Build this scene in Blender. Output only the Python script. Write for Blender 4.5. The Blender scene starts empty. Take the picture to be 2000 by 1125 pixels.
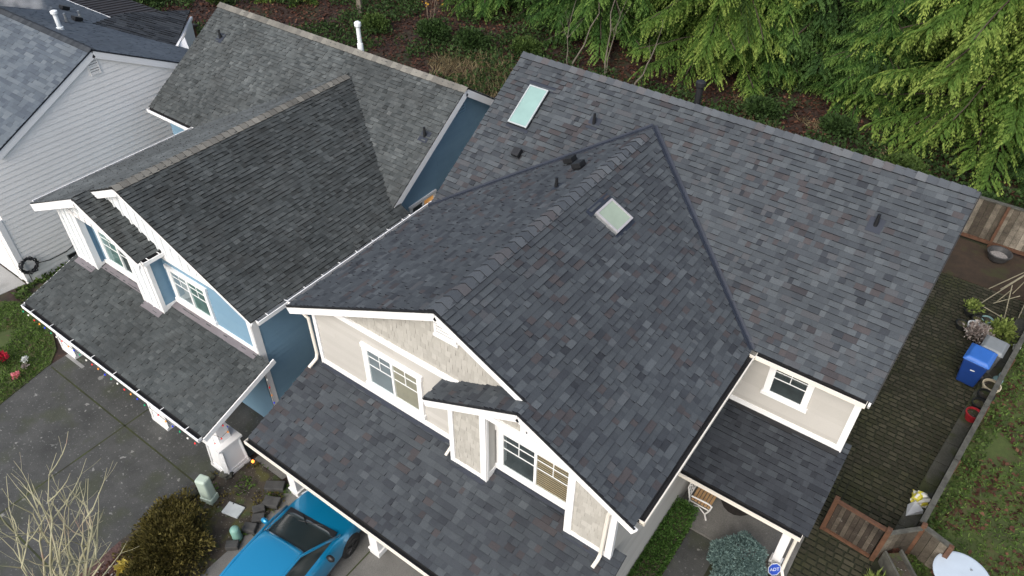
import bpy, math, random
import numpy as np
from mathutils import Vector, Matrix
rnd = random.Random(7)
scn = bpy.context.scene
COL = scn.collection
V3 = Vector

# ------------------------------------------------------------------ camera
YAW, PITCH, ROLL, FPX = -0.61686395, 0.7109939, 0.01284654, 1453.594
cf = V3((math.sin(YAW)*math.cos(PITCH), math.cos(YAW)*math.cos(PITCH), -math.sin(PITCH)))
cr0 = V3((math.cos(YAW), -math.sin(YAW), 0)); cu0 = cr0.cross(cf)
cr = math.cos(ROLL)*cr0 + math.sin(ROLL)*cu0
cu = -math.sin(ROLL)*cr0 + math.cos(ROLL)*cu0
cam = bpy.data.objects.new('camera', bpy.data.cameras.new('camera'))
COL.objects.link(cam)
cam.matrix_world = Matrix(((cr.x, cu.x, -cf.x, 0), (cr.y, cu.y, -cf.y, 0), (cr.z, cu.z, -cf.z, 16.6), (0, 0, 0, 1)))
cam.data.sensor_width = 36; cam.data.lens = 36*FPX/2000
cam.data.clip_start = 0.1; cam.data.clip_end = 2000
scn.camera = cam

# ------------------------------------------------------------------ sky, sun, exposure
SUN_EL, SUN_AZ = math.radians(42), math.radians(176)     # azimuth clockwise from +y
w = bpy.data.worlds.new('World'); scn.world = w; w.use_nodes = True
nt = w.node_tree; bg = nt.nodes['Background']
sky = nt.nodes.new('ShaderNodeTexSky'); sky.sky_type = 'NISHITA'; sky.sun_disc = False
sky.sun_elevation = SUN_EL; sky.sun_rotation = SUN_AZ
sky.air_density = 1.0; sky.dust_density = 4.0; sky.ozone_density = 1.0
hs = nt.nodes.new('ShaderNodeHueSaturation'); hs.inputs['Saturation'].default_value = 0.7
nt.links.new(sky.outputs[0], hs.inputs['Color']); nt.links.new(hs.outputs[0], bg.inputs[0]); bg.inputs[1].default_value = 0.15
sl = bpy.data.lights.new('sun', 'SUN'); sl.energy = 0.75; sl.angle = math.radians(40); sl.color = (1.0, 0.985, 0.96)
so = bpy.data.objects.new('sun', sl); COL.objects.link(so)
sd = V3((math.sin(SUN_AZ)*math.cos(SUN_EL), math.cos(SUN_AZ)*math.cos(SUN_EL), math.sin(SUN_EL)))
so.rotation_euler = sd.to_track_quat('Z', 'Y').to_euler()
so.location = sd*60
scn.view_settings.view_transform = 'Standard'; scn.view_settings.look = 'None'
scn.view_settings.exposure = 0.62; scn.view_settings.gamma = 1.0
scn.view_settings.use_curve_mapping = False

# ------------------------------------------------------------------ materials
def mk(name):
    m = bpy.data.materials.new(name); m.use_nodes = True
    n = m.node_tree.nodes; l = m.node_tree.links
    return m, n, l, n['Principled BSDF']
def srgb(r, g, b):
    f = lambda c: (c/255/12.92 if c/255 <= 0.04045 else ((c/255+0.055)/1.055)**2.4)
    return (f(r), f(g), f(b))
def mix(n, l, a, b, fac, mode='MIX'):
    x = n.new('ShaderNodeMix'); x.data_type = 'RGBA'; x.blend_type = mode
    for s, v in ((6, a), (7, b)):
        if isinstance(v, tuple): x.inputs[s].default_value = (*v[:3], 1)
        else: l.new(v, x.inputs[s])
    if isinstance(fac, (int, float)): x.inputs[0].default_value = fac
    else: l.new(fac, x.inputs[0])
    return x.outputs[2]
def noise(n, l, scale, detail=4, rough=0.6, vec=None, out='Fac'):
    t = n.new('ShaderNodeTexNoise'); t.inputs['Scale'].default_value = scale
    t.inputs['Detail'].default_value = detail; t.inputs['Roughness'].default_value = rough
    if vec is None:
        g = n.new('ShaderNodeNewGeometry'); vec = g.outputs['Position']
    l.new(vec, t.inputs['Vector'])
    return t.outputs[out]
def ramp(n, l, src, stops, interp='LINEAR'):
    r = n.new('ShaderNodeValToRGB'); r.color_ramp.interpolation = interp
    e = r.color_ramp.elements
    while len(e) < len(stops): e.new(0.5)
    for k, (p, c) in enumerate(stops):
        e[k].position = p; e[k].color = (*c[:3], 1) if isinstance(c, tuple) else (c, c, c, 1)
    l.new(src, r.inputs[0]); return r.outputs[0]
def bump(n, l, b, h, strength=0.3, dist=0.01):
    x = n.new('ShaderNodeBump'); x.inputs['Strength'].default_value = strength; x.inputs['Distance'].default_value = dist
    l.new(h, x.inputs['Height']); l.new(x.outputs[0], b.inputs['Normal'])
def plain(name, c, rough=0.5, var=0.12, scale=3.0, metal=0.0, fine=0.0):
    m, n, l, b = mk(name)
    lo = tuple(v*(1-var) for v in c); hi = tuple(min(1, v*(1+var*0.6)) for v in c)
    col = ramp(n, l, noise(n, l, scale, 5), [(0.3, lo), (0.7, hi)])
    if fine: col = mix(n, l, col, ramp(n, l, noise(n, l, 90, 2), [(0.3, 1-fine), (0.7, 1.0)]), 1.0, 'MULTIPLY')
    l.new(col, b.inputs['Base Color']); b.inputs['Roughness'].default_value = rough; b.inputs['Metallic'].default_value = metal
    return m
def toned(name, stops, edge, rough=0.9, grain=0.3, gscale=70, blot=0.25, bscale=0.8, tint=None, spec=0.3):
    """colour from the per-face 'tone' attribute; tone below zero marks the cut edges"""
    m, n, l, b = mk(name)
    a = n.new('ShaderNodeAttribute'); a.attribute_name = 'tone'
    col = ramp(n, l, a.outputs['Fac'], stops)
    g = ramp(n, l, noise(n, l, gscale, 3, 0.7), [(0.25, 1-grain), (0.75, 1+grain*0.5)])
    col = mix(n, l, col, g, 1.0, 'MULTIPLY')
    if blot:
        g2 = ramp(n, l, noise(n, l, bscale, 5, 0.62), [(0.3, 1-blot), (0.7, 1+blot*0.5)])
        col = mix(n, l, col, g2, 1.0, 'MULTIPLY')
    if tint:
        col = mix(n, l, col, tint[0], ramp(n, l, noise(n, l, tint[1], 6, 0.65), [(tint[2], 0.0), (tint[2]+0.22, tint[3])]))
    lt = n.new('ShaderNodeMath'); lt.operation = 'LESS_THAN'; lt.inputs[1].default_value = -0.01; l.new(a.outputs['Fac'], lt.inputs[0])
    col = mix(n, l, col, edge, lt.outputs[0])  # dark edges also paint the shadow line under each course
    l.new(col, b.inputs['Base Color']); b.inputs['Roughness'].default_value = rough
    b.inputs['Specular IOR Level'].default_value = spec
    return m
M = {}
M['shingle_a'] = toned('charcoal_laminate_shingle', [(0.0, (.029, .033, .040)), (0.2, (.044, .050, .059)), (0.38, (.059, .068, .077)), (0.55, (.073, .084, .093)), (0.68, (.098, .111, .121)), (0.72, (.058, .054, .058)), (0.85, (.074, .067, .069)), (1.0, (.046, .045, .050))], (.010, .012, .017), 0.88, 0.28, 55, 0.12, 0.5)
M['shingle_b'] = toned('weathered_grey_shingle', [(0.0, (.035, .040, .040)), (0.3, (.064, .073, .074)), (0.6, (.098, .109, .109)), (1.0, (.154, .167, .166))], (.012, .012, .012), 0.92, 0.45, 45, 0.35, 0.7, ((.05, .052, .05), 1.3, .5, .55))
M['shingle_c'] = toned('slate_blue_shingle', [(0.0, (.075, .092, .115)), (0.5, (.105, .128, .152)), (1.0, (.145, .170, .192))], (.02, .024, .03), 0.88, 0.25, 50, 0.15, 0.7)
M['shingle_d'] = toned('dark_slate_shingle', [(0.0, (.025, .030, .037)), (1.0, (.055, .063, .072))], (.006, .007, .009), 0.88, 0.25, 50, 0.15, 0.7)
M['cap_a'] = toned('ridge_cap_shingle', [(0.0, (.072, .082, .094)), (0.6, (.108, .120, .132)), (0.8, (.098, .092, .096)), (1.0, (.130, .144, .155))], (.010, .012, .015), 0.88, 0.3, 60, 0.1)
M['cap_b'] = toned('weathered_ridge_cap', [(0.0, (.14, .135, .12)), (1.0, (.25, .24, .21))], (.03, .03, .028), 0.92, 0.4, 60, 0.2)
M['flash'] = plain('navy_valley_metal', (.022, .028, .042), 0.55, 0.2, 2.0)
M['flash_b'] = plain('aged_flashing', (.16, .145, .155), 0.55, 0.2, 2.0)
M['trim'] = plain('white_trim_paint', (.86, .86, .85), 0.45, 0.03, 2.0)
M['cream'] = plain('cream_gutter_paint', (.80, .75, .66), 0.4, 0.04, 2.0)
M['lap_beige'] = toned('beige_lap_siding', [(0.0, (.455, .44, .405)), (1.0, (.51, .495, .46))], (.35, .335, .305), 0.6, 0.05, 40, 0.05, 1.2)
M['shake_beige'] = toned('beige_shake_siding', [(0.0, (.395, .38, .34)), (1.0, (.48, .465, .42))], (.31, .29, .255), 0.7, 0.08, 40, 0.05, 1.2)
M['lap_blue'] = toned('blue_lap_siding', [(0.0, (.175, .300, .405)), (1.0, (.195, .325, .43))], (.115, .20, .28), 0.55, 0.05, 40, 0.08, 1.0)
M['lap_white'] = toned('pale_grey_lap_siding', [(0.0, (.86, .845, .81)), (1.0, (.88, .865, .83))], (.70, .69, .665), 0.55, 0.03, 40, 0.05, 1.0)
M['batten'] = plain('white_batten_panel', (.84, .86, .86), 0.5, 0.03, 2.0)
M['black'] = plain('black_rubber', (.012, .013, .015), 0.5, 0.2)
M['gutter_in'] = plain('gutter_inside', (.012, .012, .013), 0.7, 0.3)
M['galv'] = plain('galvanised_metal', (.42, .44, .45), 0.4, 0.15, 8, 0.6)
M['whitemetal'] = plain('white_pipe', (.78, .82, .83), 0.35, 0.05)
M['concrete_dk'] = None
def glass(name, tint, rough=0.03, refl=(0.9, 1.0, 1.0), ior=1.7):
    m, n, l, b = mk(name)
    tr = n.new('ShaderNodeBsdfTransparent'); tr.inputs[0].default_value = (*tint, 1)
    gl = n.new('ShaderNodeBsdfGlossy'); gl.inputs[0].default_value = (*refl, 1); gl.inputs['Roughness'].default_value = rough
    lw_ = n.new('ShaderNodeLayerWeight'); lw_.inputs[0].default_value = .5
    pw = n.new('ShaderNodeMath'); pw.operation = 'POWER'; pw.inputs[1].default_value = 3.0; l.new(lw_.outputs['Facing'], pw.inputs[0])
    fr = n.new('ShaderNodeMath'); fr.operation = 'MULTIPLY_ADD'; fr.inputs[1].default_value = .8; fr.inputs[2].default_value = ((ior-1)/(ior+1))**2*1.6; l.new(pw.outputs[0], fr.inputs[0])
    mx = n.new('ShaderNodeMixShader'); l.new(fr.outputs[0], mx.inputs[0]); l.new(tr.outputs[0], mx.inputs[1]); l.new(gl.outputs[0], mx.inputs[2])
    l.new(mx.outputs[0], n['Material Output'].inputs[0]); return m
M['glass'] = glass('window_glass', (.92, .96, .96))
m, n, l, b = mk('tinted_car_glass'); M['glass_car'] = m
b.inputs['Base Color'].default_value = (.030, .042, .042, 1); b.inputs['Roughness'].default_value = .16; b.inputs['Specular IOR Level'].default_value = .9
def skyglass(name, c):
    m, n, l, b = mk(name)
    col = ramp(n, l, noise(n, l, 2.5, 3), [(0.3, tuple(v*0.88 for v in c)), (0.7, c)])
    l.new(col, b.inputs['Base Color']); b.inputs['Roughness'].default_value = 0.12; b.inputs['Specular IOR Level'].default_value = 0.9
    b.inputs['Coat Weight'].default_value = 0.6; b.inputs['Coat Roughness'].default_value = 0.03
    return m
M['skylight'] = skyglass('skylight_glass', (.27, .42, .385))
M['skylight2'] = skyglass('skylight_glass_aged', (.34, .41, .31))
M['room_dark'] = plain('dark_room_behind_glass', (.040, .048, .050), 0.6, 0.5, 4)
M['room_grey'] = plain('grey_pane_reflection', (.24, .27, .29), 0.6, 0.15, 2)  # grey back panel paints the sky reflected in the pane
M['room_tan'] = plain('tan_curtain', (.37, .33, .245), 0.8, 0.2, 2.0)
M['room_green'] = plain('green_room', (.10, .20, .18), 0.6, 0.4, 3)
M['slat'] = plain('bronze_blind_slat', (.46, .34, .19), 0.5, 0.15, 5)
m, n, l, b = mk('lamplit_room'); M['warm'] = m
l.new(ramp(n, l, noise(n, l, 3, 3), [(0.35, (.30, .12, .03)), (0.65, (.75, .36, .10))]), b.inputs['Emission Color'])
b.inputs['Emission Strength'].default_value = 0.55; b.inputs['Base Color'].default_value = (.3, .15, .06, 1)
M['wood_old'] = toned('weathered_fence_board', [(0.0, (.024, .019, .015)), (0.5, (.055, .043, .033)), (1.0, (.13, .11, .085))], (.03, .024, .02), 0.85, 0.4, 30, 0.6, 2.2, ((.40, .37, .32), 5.0, .60, .65))
M['wood_gray'] = toned('silver_fence_board', [(0.0, (.07, .058, .044)), (0.5, (.14, .12, .092)), (1.0, (.28, .25, .20))], (.03, .024, .02), 0.85, 0.45, 22, 0.5, 2.6, ((.06, .05, .035), 3.0, .5, .7))
M['wood_red'] = plain('cedar_post', (.115, .055, .030), 0.7, 0.35, 6, fine=0.2)
M['wood_cap'] = plain('mossy_cap_board', (.10, .10, .085), 0.85, 0.5, 5, fine=0.3)
M['bench_wood'] = plain('varnished_slat', (.50, .31, .15), 0.5, 0.15, 6)
M['bench_iron'] = plain('white_iron', (.72, .71, .68), 0.5, 0.08, 6)

# ------------------------------------------------------------------ mesh helpers
class MB:
    def __init__(s): s.v = []; s.f = []; s.t = []
    def face(s, pts, tone=0.5):
        k = len(s.v); s.v += [tuple(p) for p in pts]; s.f.append(tuple(range(k, k+len(pts)))); s.t.append(tone)
    def solid(s, vs, fs, tone=0.5):
        k = len(s.v); s.v += [tuple(p) for p in vs]
        for f in fs: s.f.append(tuple(i+k for i in f)); s.t.append(tone)
    def box(s, lo, hi, tone=0.5):
        x0, y0, z0 = lo; x1, y1, z1 = hi
        s.solid([(x0,y0,z0),(x1,y0,z0),(x1,y1,z0),(x0,y1,z0),(x0,y0,z1),(x1,y0,z1),(x1,y1,z1),(x0,y1,z1)],
                [(3,2,1,0),(4,5,6,7),(0,1,5,4),(1,2,6,5),(2,3,7,6),(3,0,4,7)], tone)
    def prism(s, poly, P0, U, V, h0, h1, tone=0.5, side=None):
        N = U.cross(V); n = len(poly)
        a = [P0+U*p[0]+V*p[1]+N*h0 for p in poly]; b = [P0+U*p[0]+V*p[1]+N*h1 for p in poly]
        k = len(s.v); s.v += [tuple(p) for p in a+b]
        s.f.append(tuple(k+n+i for i in range(n))); s.t.append(tone)
        s.f.append(tuple(k+i for i in reversed(range(n)))); s.t.append(tone if side is None else side)
        for i in range(n):
            j = (i+1) % n
            s.f.append((k+i, k+j, k+n+j, k+n+i)); s.t.append(tone if side is None else side)
    def beam(s, p, q, wd, ht, up=V3((0,0,1)), tone=0.5):
        p = V3(p); q = V3(q); d = (q-p).normalized(); sd_ = d.cross(up).normalized(); u = sd_.cross(d)
        o = [sd_*(wd/2*a)+u*(ht/2*c) for a, c in ((-1,-1),(1,-1),(1,1),(-1,1))]
        s.solid([p+x for x in o]+[q+x for x in o], [(3,2,1,0),(4,5,6,7),(0,1,5,4),(1,2,6,5),(2,3,7,6),(3,0,4,7)], tone)
    def tube(s, pts, r, n=8, cap=True, tone=0.5):
        pts = [V3(p) for p in pts]; R = r if isinstance(r, (list, tuple)) else [r]*len(pts)
        k = len(s.v); ref = None
        for i, p in enumerate(pts):
            d = (pts[min(i+1, len(pts)-1)]-pts[max(i-1, 0)]).normalized()
            if ref is None: ref = d.orthogonal().normalized()
            ref = (ref-d*ref.dot(d)).normalized(); o = d.cross(ref)
            for j in range(n):
                a = 2*math.pi*j/n; s.v.append(tuple(p+(ref*math.cos(a)+o*math.sin(a))*R[i]))
        for i in range(len(pts)-1):
            for j in range(n):
                j2 = (j+1) % n
                s.f.append((k+i*n+j, k+i*n+j2, k+(i+1)*n+j2, k+(i+1)*n+j)); s.t.append(tone)
        if cap:
            s.f.append(tuple(k+j for j in reversed(range(n)))); s.t.append(tone)
            e = k+(len(pts)-1)*n; s.f.append(tuple(e+j for j in range(n))); s.t.append(tone)
    def lathe(s, c, prof, n=16, tone=0.5, capb=True):
        k = len(s.v); c = V3(c)
        for r, z in prof:
            for j in range(n):
                a = 2*math.pi*j/n; s.v.append((c.x+r*math.cos(a), c.y+r*math.sin(a), c.z+z))
        for i in range(len(prof)-1):
            for j in range(n):
                j2 = (j+1) % n
                s.f.append((k+i*n+j, k+i*n+j2, k+(i+1)*n+j2, k+(i+1)*n+j)); s.t.append(tone)
        if capb:
            s.f.append(tuple(k+j for j in reversed(range(n)))); s.t.append(tone)
            e = k+(len(prof)-1)*n; s.f.append(tuple(e+j for j in range(n))); s.t.append(tone)
    def build(s, name, mat, parent=None, smooth=False, bevel=0):
        me = bpy.data.meshes.new(name); me.from_pydata(s.v, [], s.f); me.update()
        a = me.attributes.new('tone', 'FLOAT', 'FACE'); a.data.foreach_set('value', np.array(s.t, dtype=np.float32))
        me.materials.append(mat)
        if smooth: me.polygons.foreach_set('use_smooth', [True]*len(me.polygons))
        o = bpy.data.objects.new(name, me); COL.objects.link(o)
        if parent:
            o.parent = parent
            o.matrix_parent_inverse = Matrix.Identity(4)
            p = parent
            off = V3((0,0,0))
            while p: off += p.location; p = p.parent
            me.transform(Matrix.Translation(-off))
        if bevel:
            bm = o.modifiers.new('bevel', 'BEVEL'); bm.width = bevel; bm.segments = 2; bm.limit_method = 'ANGLE'
        return o
class PB:
    """a bundle of pieces that become one part each"""
    def __init__(s): s.l = []
    def new(s): s.l.append(MB()); return s.l[-1]
    def prism(s, *a, **k): s.new().prism(*a, **k)
    def beam(s, *a, **k): s.new().beam(*a, **k)
    def box(s, *a, **k): s.new().box(*a, **k)
    def face(s, *a, **k): s.l[-1].face(*a, **k)
    def build(s, *a, **k): return [m_.build(*a, **k) for m_ in s.l][-1]
def tag(o, label=None, cat=None, group=None, kind=None):
    if label: o['label'] = label
    if cat: o['category'] = cat
    if group: o['group'] = group
    if kind: o['kind'] = kind
    return o
def thing(name, label, cat, loc=(0,0,0), group=None):
    o = bpy.data.objects.new(name, None); COL.objects.link(o); o.location = loc; o.empty_display_size = 0.2
    return tag(o, label, cat, group)
def cliphalf(poly, a, b, c):            # keep a*u+b*v <= c
    out = []
    for i in range(len(poly)):
        p = poly[i]; q = poly[(i+1) % len(poly)]
        dp = a*p[0]+b*p[1]-c; dq = a*q[0]+b*q[1]-c
        if dp <= 1e-9: out.append(p)
        if (dp < -1e-9 and dq > 1e-9) or (dp > 1e-9 and dq < -1e-9):
            t = dp/(dp-dq); out.append((p[0]+(q[0]-p[0])*t, p[1]+(q[1]-p[1])*t))
    return out
def cliprect(poly, u0, u1, v0, v1):
    p = cliphalf(poly, -1, 0, -u0)
    if p: p = cliphalf(p, 1, 0, u1)
    if p: p = cliphalf(p, 0, -1, -v0)
    if p: p = cliphalf(p, 0, 1, v1)
    return p if len(p) > 2 else []
def area2(p): return abs(sum(p[i][0]*p[(i+1) % len(p)][1]-p[(i+1) % len(p)][0]*p[i][1] for i in range(len(p))))/2
def tabs(mb, P0, U, V, poly, exp=.143, wmin=.09, wmax=.24, t=.031, gap=0.0, seed=1, tone=None, vary=True, base=-.004, flat=False, edge=-1, longp=0.14):
    """overlapping tabs (shingles, shakes, laps, pavers) over a convex polygon in (u,v); each tab is a real tilted slab"""
    r = random.Random(seed); N = U.cross(V)
    vs = [p[1] for p in poly]; i0 = math.floor(min(vs)/exp); i1 = math.ceil(max(vs)/exp)
    for i in range(i0, i1):
        v0 = i*exp; strip = cliprect(poly, -1e4, 1e4, v0, v0+exp)
        if not strip: continue
        ua = min(p[0] for p in strip); ub = max(p[0] for p in strip)
        u = ua-r.uniform(0, wmax); last = 0.5
        while u < ub:
            wd = r.uniform(wmin, wmax)
            if r.random() < longp: wd *= 1.6
            q = cliprect(strip, u+gap/2, u+wd-gap/2, v0+gap/2 if flat else v0, v0+exp-(gap/2 if flat else 0)); 
            tn = tone(r, u, v0) if tone else r.random()
            th = t*(r.choice((0.22, 0.4, 1.0, 1.1)) if vary else r.uniform(0.9, 1.05))
            u += wd
            if not q or area2(q) < 1e-5: continue
            n = len(q); k = len(mb.v)
            hh = [(th if flat else th*(1-(p[1]-v0)/exp)+0.0015) for p in q]
            top = [P0+U*p[0]+V*p[1]+N*h for p, h in zip(q, hh)]
            bot = [P0+U*p[0]+V*p[1]+N*base for p in q]
            mb.v += [tuple(x) for x in top+bot]
            mb.f.append(tuple(k+j for j in range(n))); mb.t.append(tn)
            for j in range(n):
                j2 = (j+1) % n
                if not flat and abs(q[j][1]-v0-exp) < 1e-6 and abs(q[j2][1]-v0-exp) < 1e-6: continue
                mb.f.append((k+n+j, k+n+j2, k+j2, k+j)); mb.t.append(edge if edge < 0 else tn)
def patchtone(k=1.0, seed=3):
    ph = [random.Random(seed+i).uniform(0, 6.28) for i in range(6)]
    def f(r, u, v):
        b = math.sin(u*1.7+ph[0]+math.sin(v*1.3+ph[1])*1.5)*math.sin(v*2.1+ph[2]+math.sin(u*.9+ph[3]))
        if r.random() < 0.04+0.16*max(0, b): return r.uniform(0.72, 1.0)     # brownish blend granules
        return min(0.70, max(0.0, r.gauss(0.42, 0.125)*k))
    return f
def slope_roof(mb, P0, U, V, poly, seed, t=.031, **kw):
    mb.prism(poly, P0, U, V, -.045, -.006, 0.2, side=-1)
    tabs(mb, P0, U, V, poly, seed=seed, t=t, **kw)
def wall_flat(mb, P0, U, V, poly, tone=.5): mb.prism(poly, P0, U, V, -.12, 0, tone)
LAP = dict(exp=.15, wmin=2.6, wmax=4.2, t=.014, vary=False, gap=.002)
def caps(mb, p, q, sa, sb, half=.15, step=.15, seed=5, h=.02, lo=0.0):
    """ridge caps: bent pieces along p->q; sa, sb are the two downslope unit vectors"""
    r = random.Random(seed); p = V3(p); q = V3(q); d = (q-p); L = d.length; d.normalize(); n = int(L/step)
    up = -(sa+sb).normalized(); na = d.cross(sa); nb = d.cross(sb)
    if na.z < 0: na = -na
    if nb.z < 0: nb = -nb
    for i in range(n):
        a = p+d*(i*step); b = p+d*((i+1)*step+.05); t1 = h+r.uniform(.006, .010); t2 = h*.55; tn = r.random()
        A = [a+sa*half+na*t1, a+up*(t1+.006), a+sb*half+nb*t1]; B = [b+sa*half+na*t2, b+up*(t2+.006), b+sb*half+nb*t2]
        A0 = [a+sa*half+na*lo, a-up*.0, a+sb*half+nb*lo]; B0 = [b+sa*half+na*lo, b, b+sb*half+nb*lo]
        for k in (0, 1):
            fs = [A[k], A[k+1], B[k+1], B[k]]
            if (fs[1]-fs[0]).cross(fs[3]-fs[0]).z < 0: fs.reverse()
            mb.face(fs, tn)
            mb.face([A0[k], A0[k+1], A[k+1], A[k]], -1)
        mb.face([A0[0], A[0], B[0], B0[0]], -1); mb.face([A0[2], A[2], B[2], B0[2]], -1)
X = V3((1,0,0)); Y = V3((0,1,0)); Z = V3((0,0,1))
def dslope(axis, s): return (axis+Z*s).normalized()      # upslope unit vector
def gutter(parent, p, q, out, mat, straps=0, wd=.12, ht=.11, bed='gutter_in'):
    """open trough along p->q; out = horizontal unit vector away from the roof"""
    p = V3(p); q = V3(q); g = thing_part('gutter', parent)
    mb = MB()
    mb.beam(p+out*wd, q+out*wd, .016, ht); mb.beam(p+out*(wd/2)-Z*(ht/2), q+out*(wd/2)-Z*(ht/2), wd, .012)
    mb.beam(p+out*wd+Z*(ht/2-.006), q+out*wd+Z*(ht/2-.006), .026, .014)
    d = (q-p).normalized()
    for e, s_ in ((p, 1), (q, -1)): mb.beam(e+d*.006*s_, e+d*.006*s_+out*wd, .012, ht)
    for i in range(straps):
        c = p+(q-p)*((i+.5)/straps); mb.beam(c+Z*(ht/2+.008), c+out*(wd+.01)+Z*(ht/2+.008), .02, .008)
    o = mb.build('gutter', mat, parent)
    mi = MB(); mi.beam(p+Z*.004, q+Z*.004, .036, ht-.024); mi.beam(p+out*(wd/2)-Z*(ht/2-.02), q+out*(wd/2)-Z*(ht/2-.02), wd*.72, .02)
    mi.build('gutter_bed', M[bed], o)
    return o
def thing_part(*a): return None
def downspout(parent, pts, mat, r=.042):
    mb = MB(); mb.tube(pts, r, 8); return mb.build('downspout', mat, parent)
def frame_uv(P0, U, V): return lambda u, v, h=0: P0+U*u+V*v+U.cross(V)*h
def window(parent, P0, U, V, w_, h_, lights=2, casing=.11, mat=None, backs=('room_grey', 'room_tan'), muntins=True, sill=True, slats=False, head=True, grow=.03, wparent=None):
    """P0 = lower left corner of the glazed opening on the wall face; casing stands proud of the wall"""
    mat = mat or M['trim']; o = thing_part('window', parent)
    mb = MB(); c = casing
    def R(u0, u1, v0, v1, h0, h1, b=mb, tn=.5): b.prism([(u0, v0), (u1, v0), (u1, v1), (u0, v1)], P0, U, V, h0, h1, tn)
    R(-c, 0, 0, h_, -.01, .062); R(w_, w_+c, 0, h_, -.01, .062)
    if head: R(-c-grow, w_+c+grow, h_, h_+c*1.15, -.01, .070)
    else: R(-c, w_+c, h_, h_+c*.5, -.01, .064)
    R(-c-grow, w_+c+grow, -c*.95, 0, -.01, .080 if sill else .066)
    fr = mb.build('window', mat, parent)
    sash = MB(); k = .035
    R(0, k, k, h_-k, -.005, .05, sash); R(w_-k, w_, k, h_-k, -.005, .05, sash); R(0, w_, 0, k, -.005, .05, sash); R(0, w_, h_-k, h_, -.005, .05, sash)
    lw = w_/lights
    for i in range(1, lights): R(lw*i-.03, lw*i+.03, k, h_-k, -.005, .054, sash)
    for i in range(lights):
        a, b_ = lw*i+.03, lw*(i+1)-.03
        if muntins:
            for vv in (h_*.56, h_*.80): R(a, b_, vv-.009, vv+.009, .024, .038, sash)
            R((a+b_)/2-.009, (a+b_)/2+.009, h_*.56+.009, h_*.80-.009, .024, .038, sash); R((a+b_)/2-.009, (a+b_)/2+.009, h_*.80+.009, h_-k, .024, .038, sash)
    sash.build('sash', mat, fr)
    gl2 = MB(); gl2.face([P0+U*a+V*b_+U.cross(V)*.031 for a, b_ in ((k, k), (w_-k, k), (w_-k, h_-k), (k, h_-k))])
    gl2.build('pane', M['glass'], fr)
    for i in range(lights):
        bk = MB(); a, b_ = lw*i+.001, lw*(i+1)-.001
        bk.face([P0+U*u+V*v+U.cross(V)*.018 for u, v in ((a, .002), (b_, .002), (b_, h_-.002), (a, h_-.002))])
        bk.build('curtain' if backs[i] == 'room_tan' else 'blind_or_backing', M[backs[i]], fr)  # backing behind each light; the grey one carries the painted pane reflection
        if slats and i == 1:
            sm = MB(); nsl = int(h_/.068)
            for j in range(nsl):
                v = .06+j*.068
                if v < h_-.05: R(a+.03, b_-.03, v, v+.034, .020, .026, sm)
            sm.build('blind_or_backing', M['slat'], fr)
    return fr
def vent_louvre(parent, P0, U, V, w_, h_, mat, casing=.07):
    mb = MB()
    def R(u0, u1, v0, v1, h0, h1): mb.prism([(u0, v0), (u1, v0), (u1, v1), (u0, v1)], P0, U, V, h0, h1)
    R(-casing, 0, 0, h_, -.01, .04); R(w_, w_+casing, 0, h_, -.01, .04); R(-casing*1.4, w_+casing*1.4, h_, h_+casing, -.01, .045); R(-casing*1.4, w_+casing*1.4, -casing, 0, -.01, .045)
    o = mb.build('gable_vent', mat, parent); bk_ = MB(); bk_.prism([(0, 0), (w_, 0), (w_, h_), (0, h_)], P0, U, V, -.005, .016); bk_.build('backing', M['gutter_in'], o); s_ = MB(); k = int(h_/.075)
    for j in range(k): s_.prism([(0, j*h_/k+.012), (w_, j*h_/k+.012), (w_, (j+1)*h_/k-.010), (0, (j+1)*h_/k-.010)], P0, U, V, .018, .030)
    s_.build('louvre', mat, o); return o
def ground_poly(name, pts, z, mat, depth=.3):
    mb = MB(); mb.prism([(p[0], p[1]) for p in pts], V3((0,0,z)), X, Y, -depth, 0)
    o = mb.build(name, mat); return tag(o, kind='structure')

# ------------------------------------------------------------------ beige house (right)
def slope_zx(x, xr, zr, s): return zr-s*abs(x-xr)
def pipe(parent, p, h, r, mat, flange=.16, name='vent_pipe', tilt=None, V=None, U=None):
    mb = MB(); p = V3(p); mb.tube([p-Z*.05, p+Z*h*.55, p+Z*h*.56, p+Z*h], [r*1.35, r*1.25, r, r], 10)
    o = mb.build(name, mat, parent)
    if V is not None:
        f = MB(); q = flange; f.prism([(-q, -q*1.1), (q, -q*1.1), (q, q*1.1), (-q, q*1.1)], p, U, V, .008, .020); f.build('flashing', M['flash'], o)
    return o
def boxvent(parent, p, U, V, s=.2, name='box_vent'):
    mb = MB(); N = U.cross(V); p = V3(p)
    mb.prism([(-s, -s), (s, -s), (s, s), (-s, s)], p, U, V, .004, .02); 
    a = [(-s*.75, -s*.8), (s*.75, -s*.8), (s*.75, s*.75), (-s*.75, s*.75)]
    mb.prism(a, p, U, V, .04, .17); mb.prism([(x*.7, y*.7) for x, y in a], p, U, V, .01, .05)
    return mb.build(name, M['black'], parent, bevel=.012)
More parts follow.
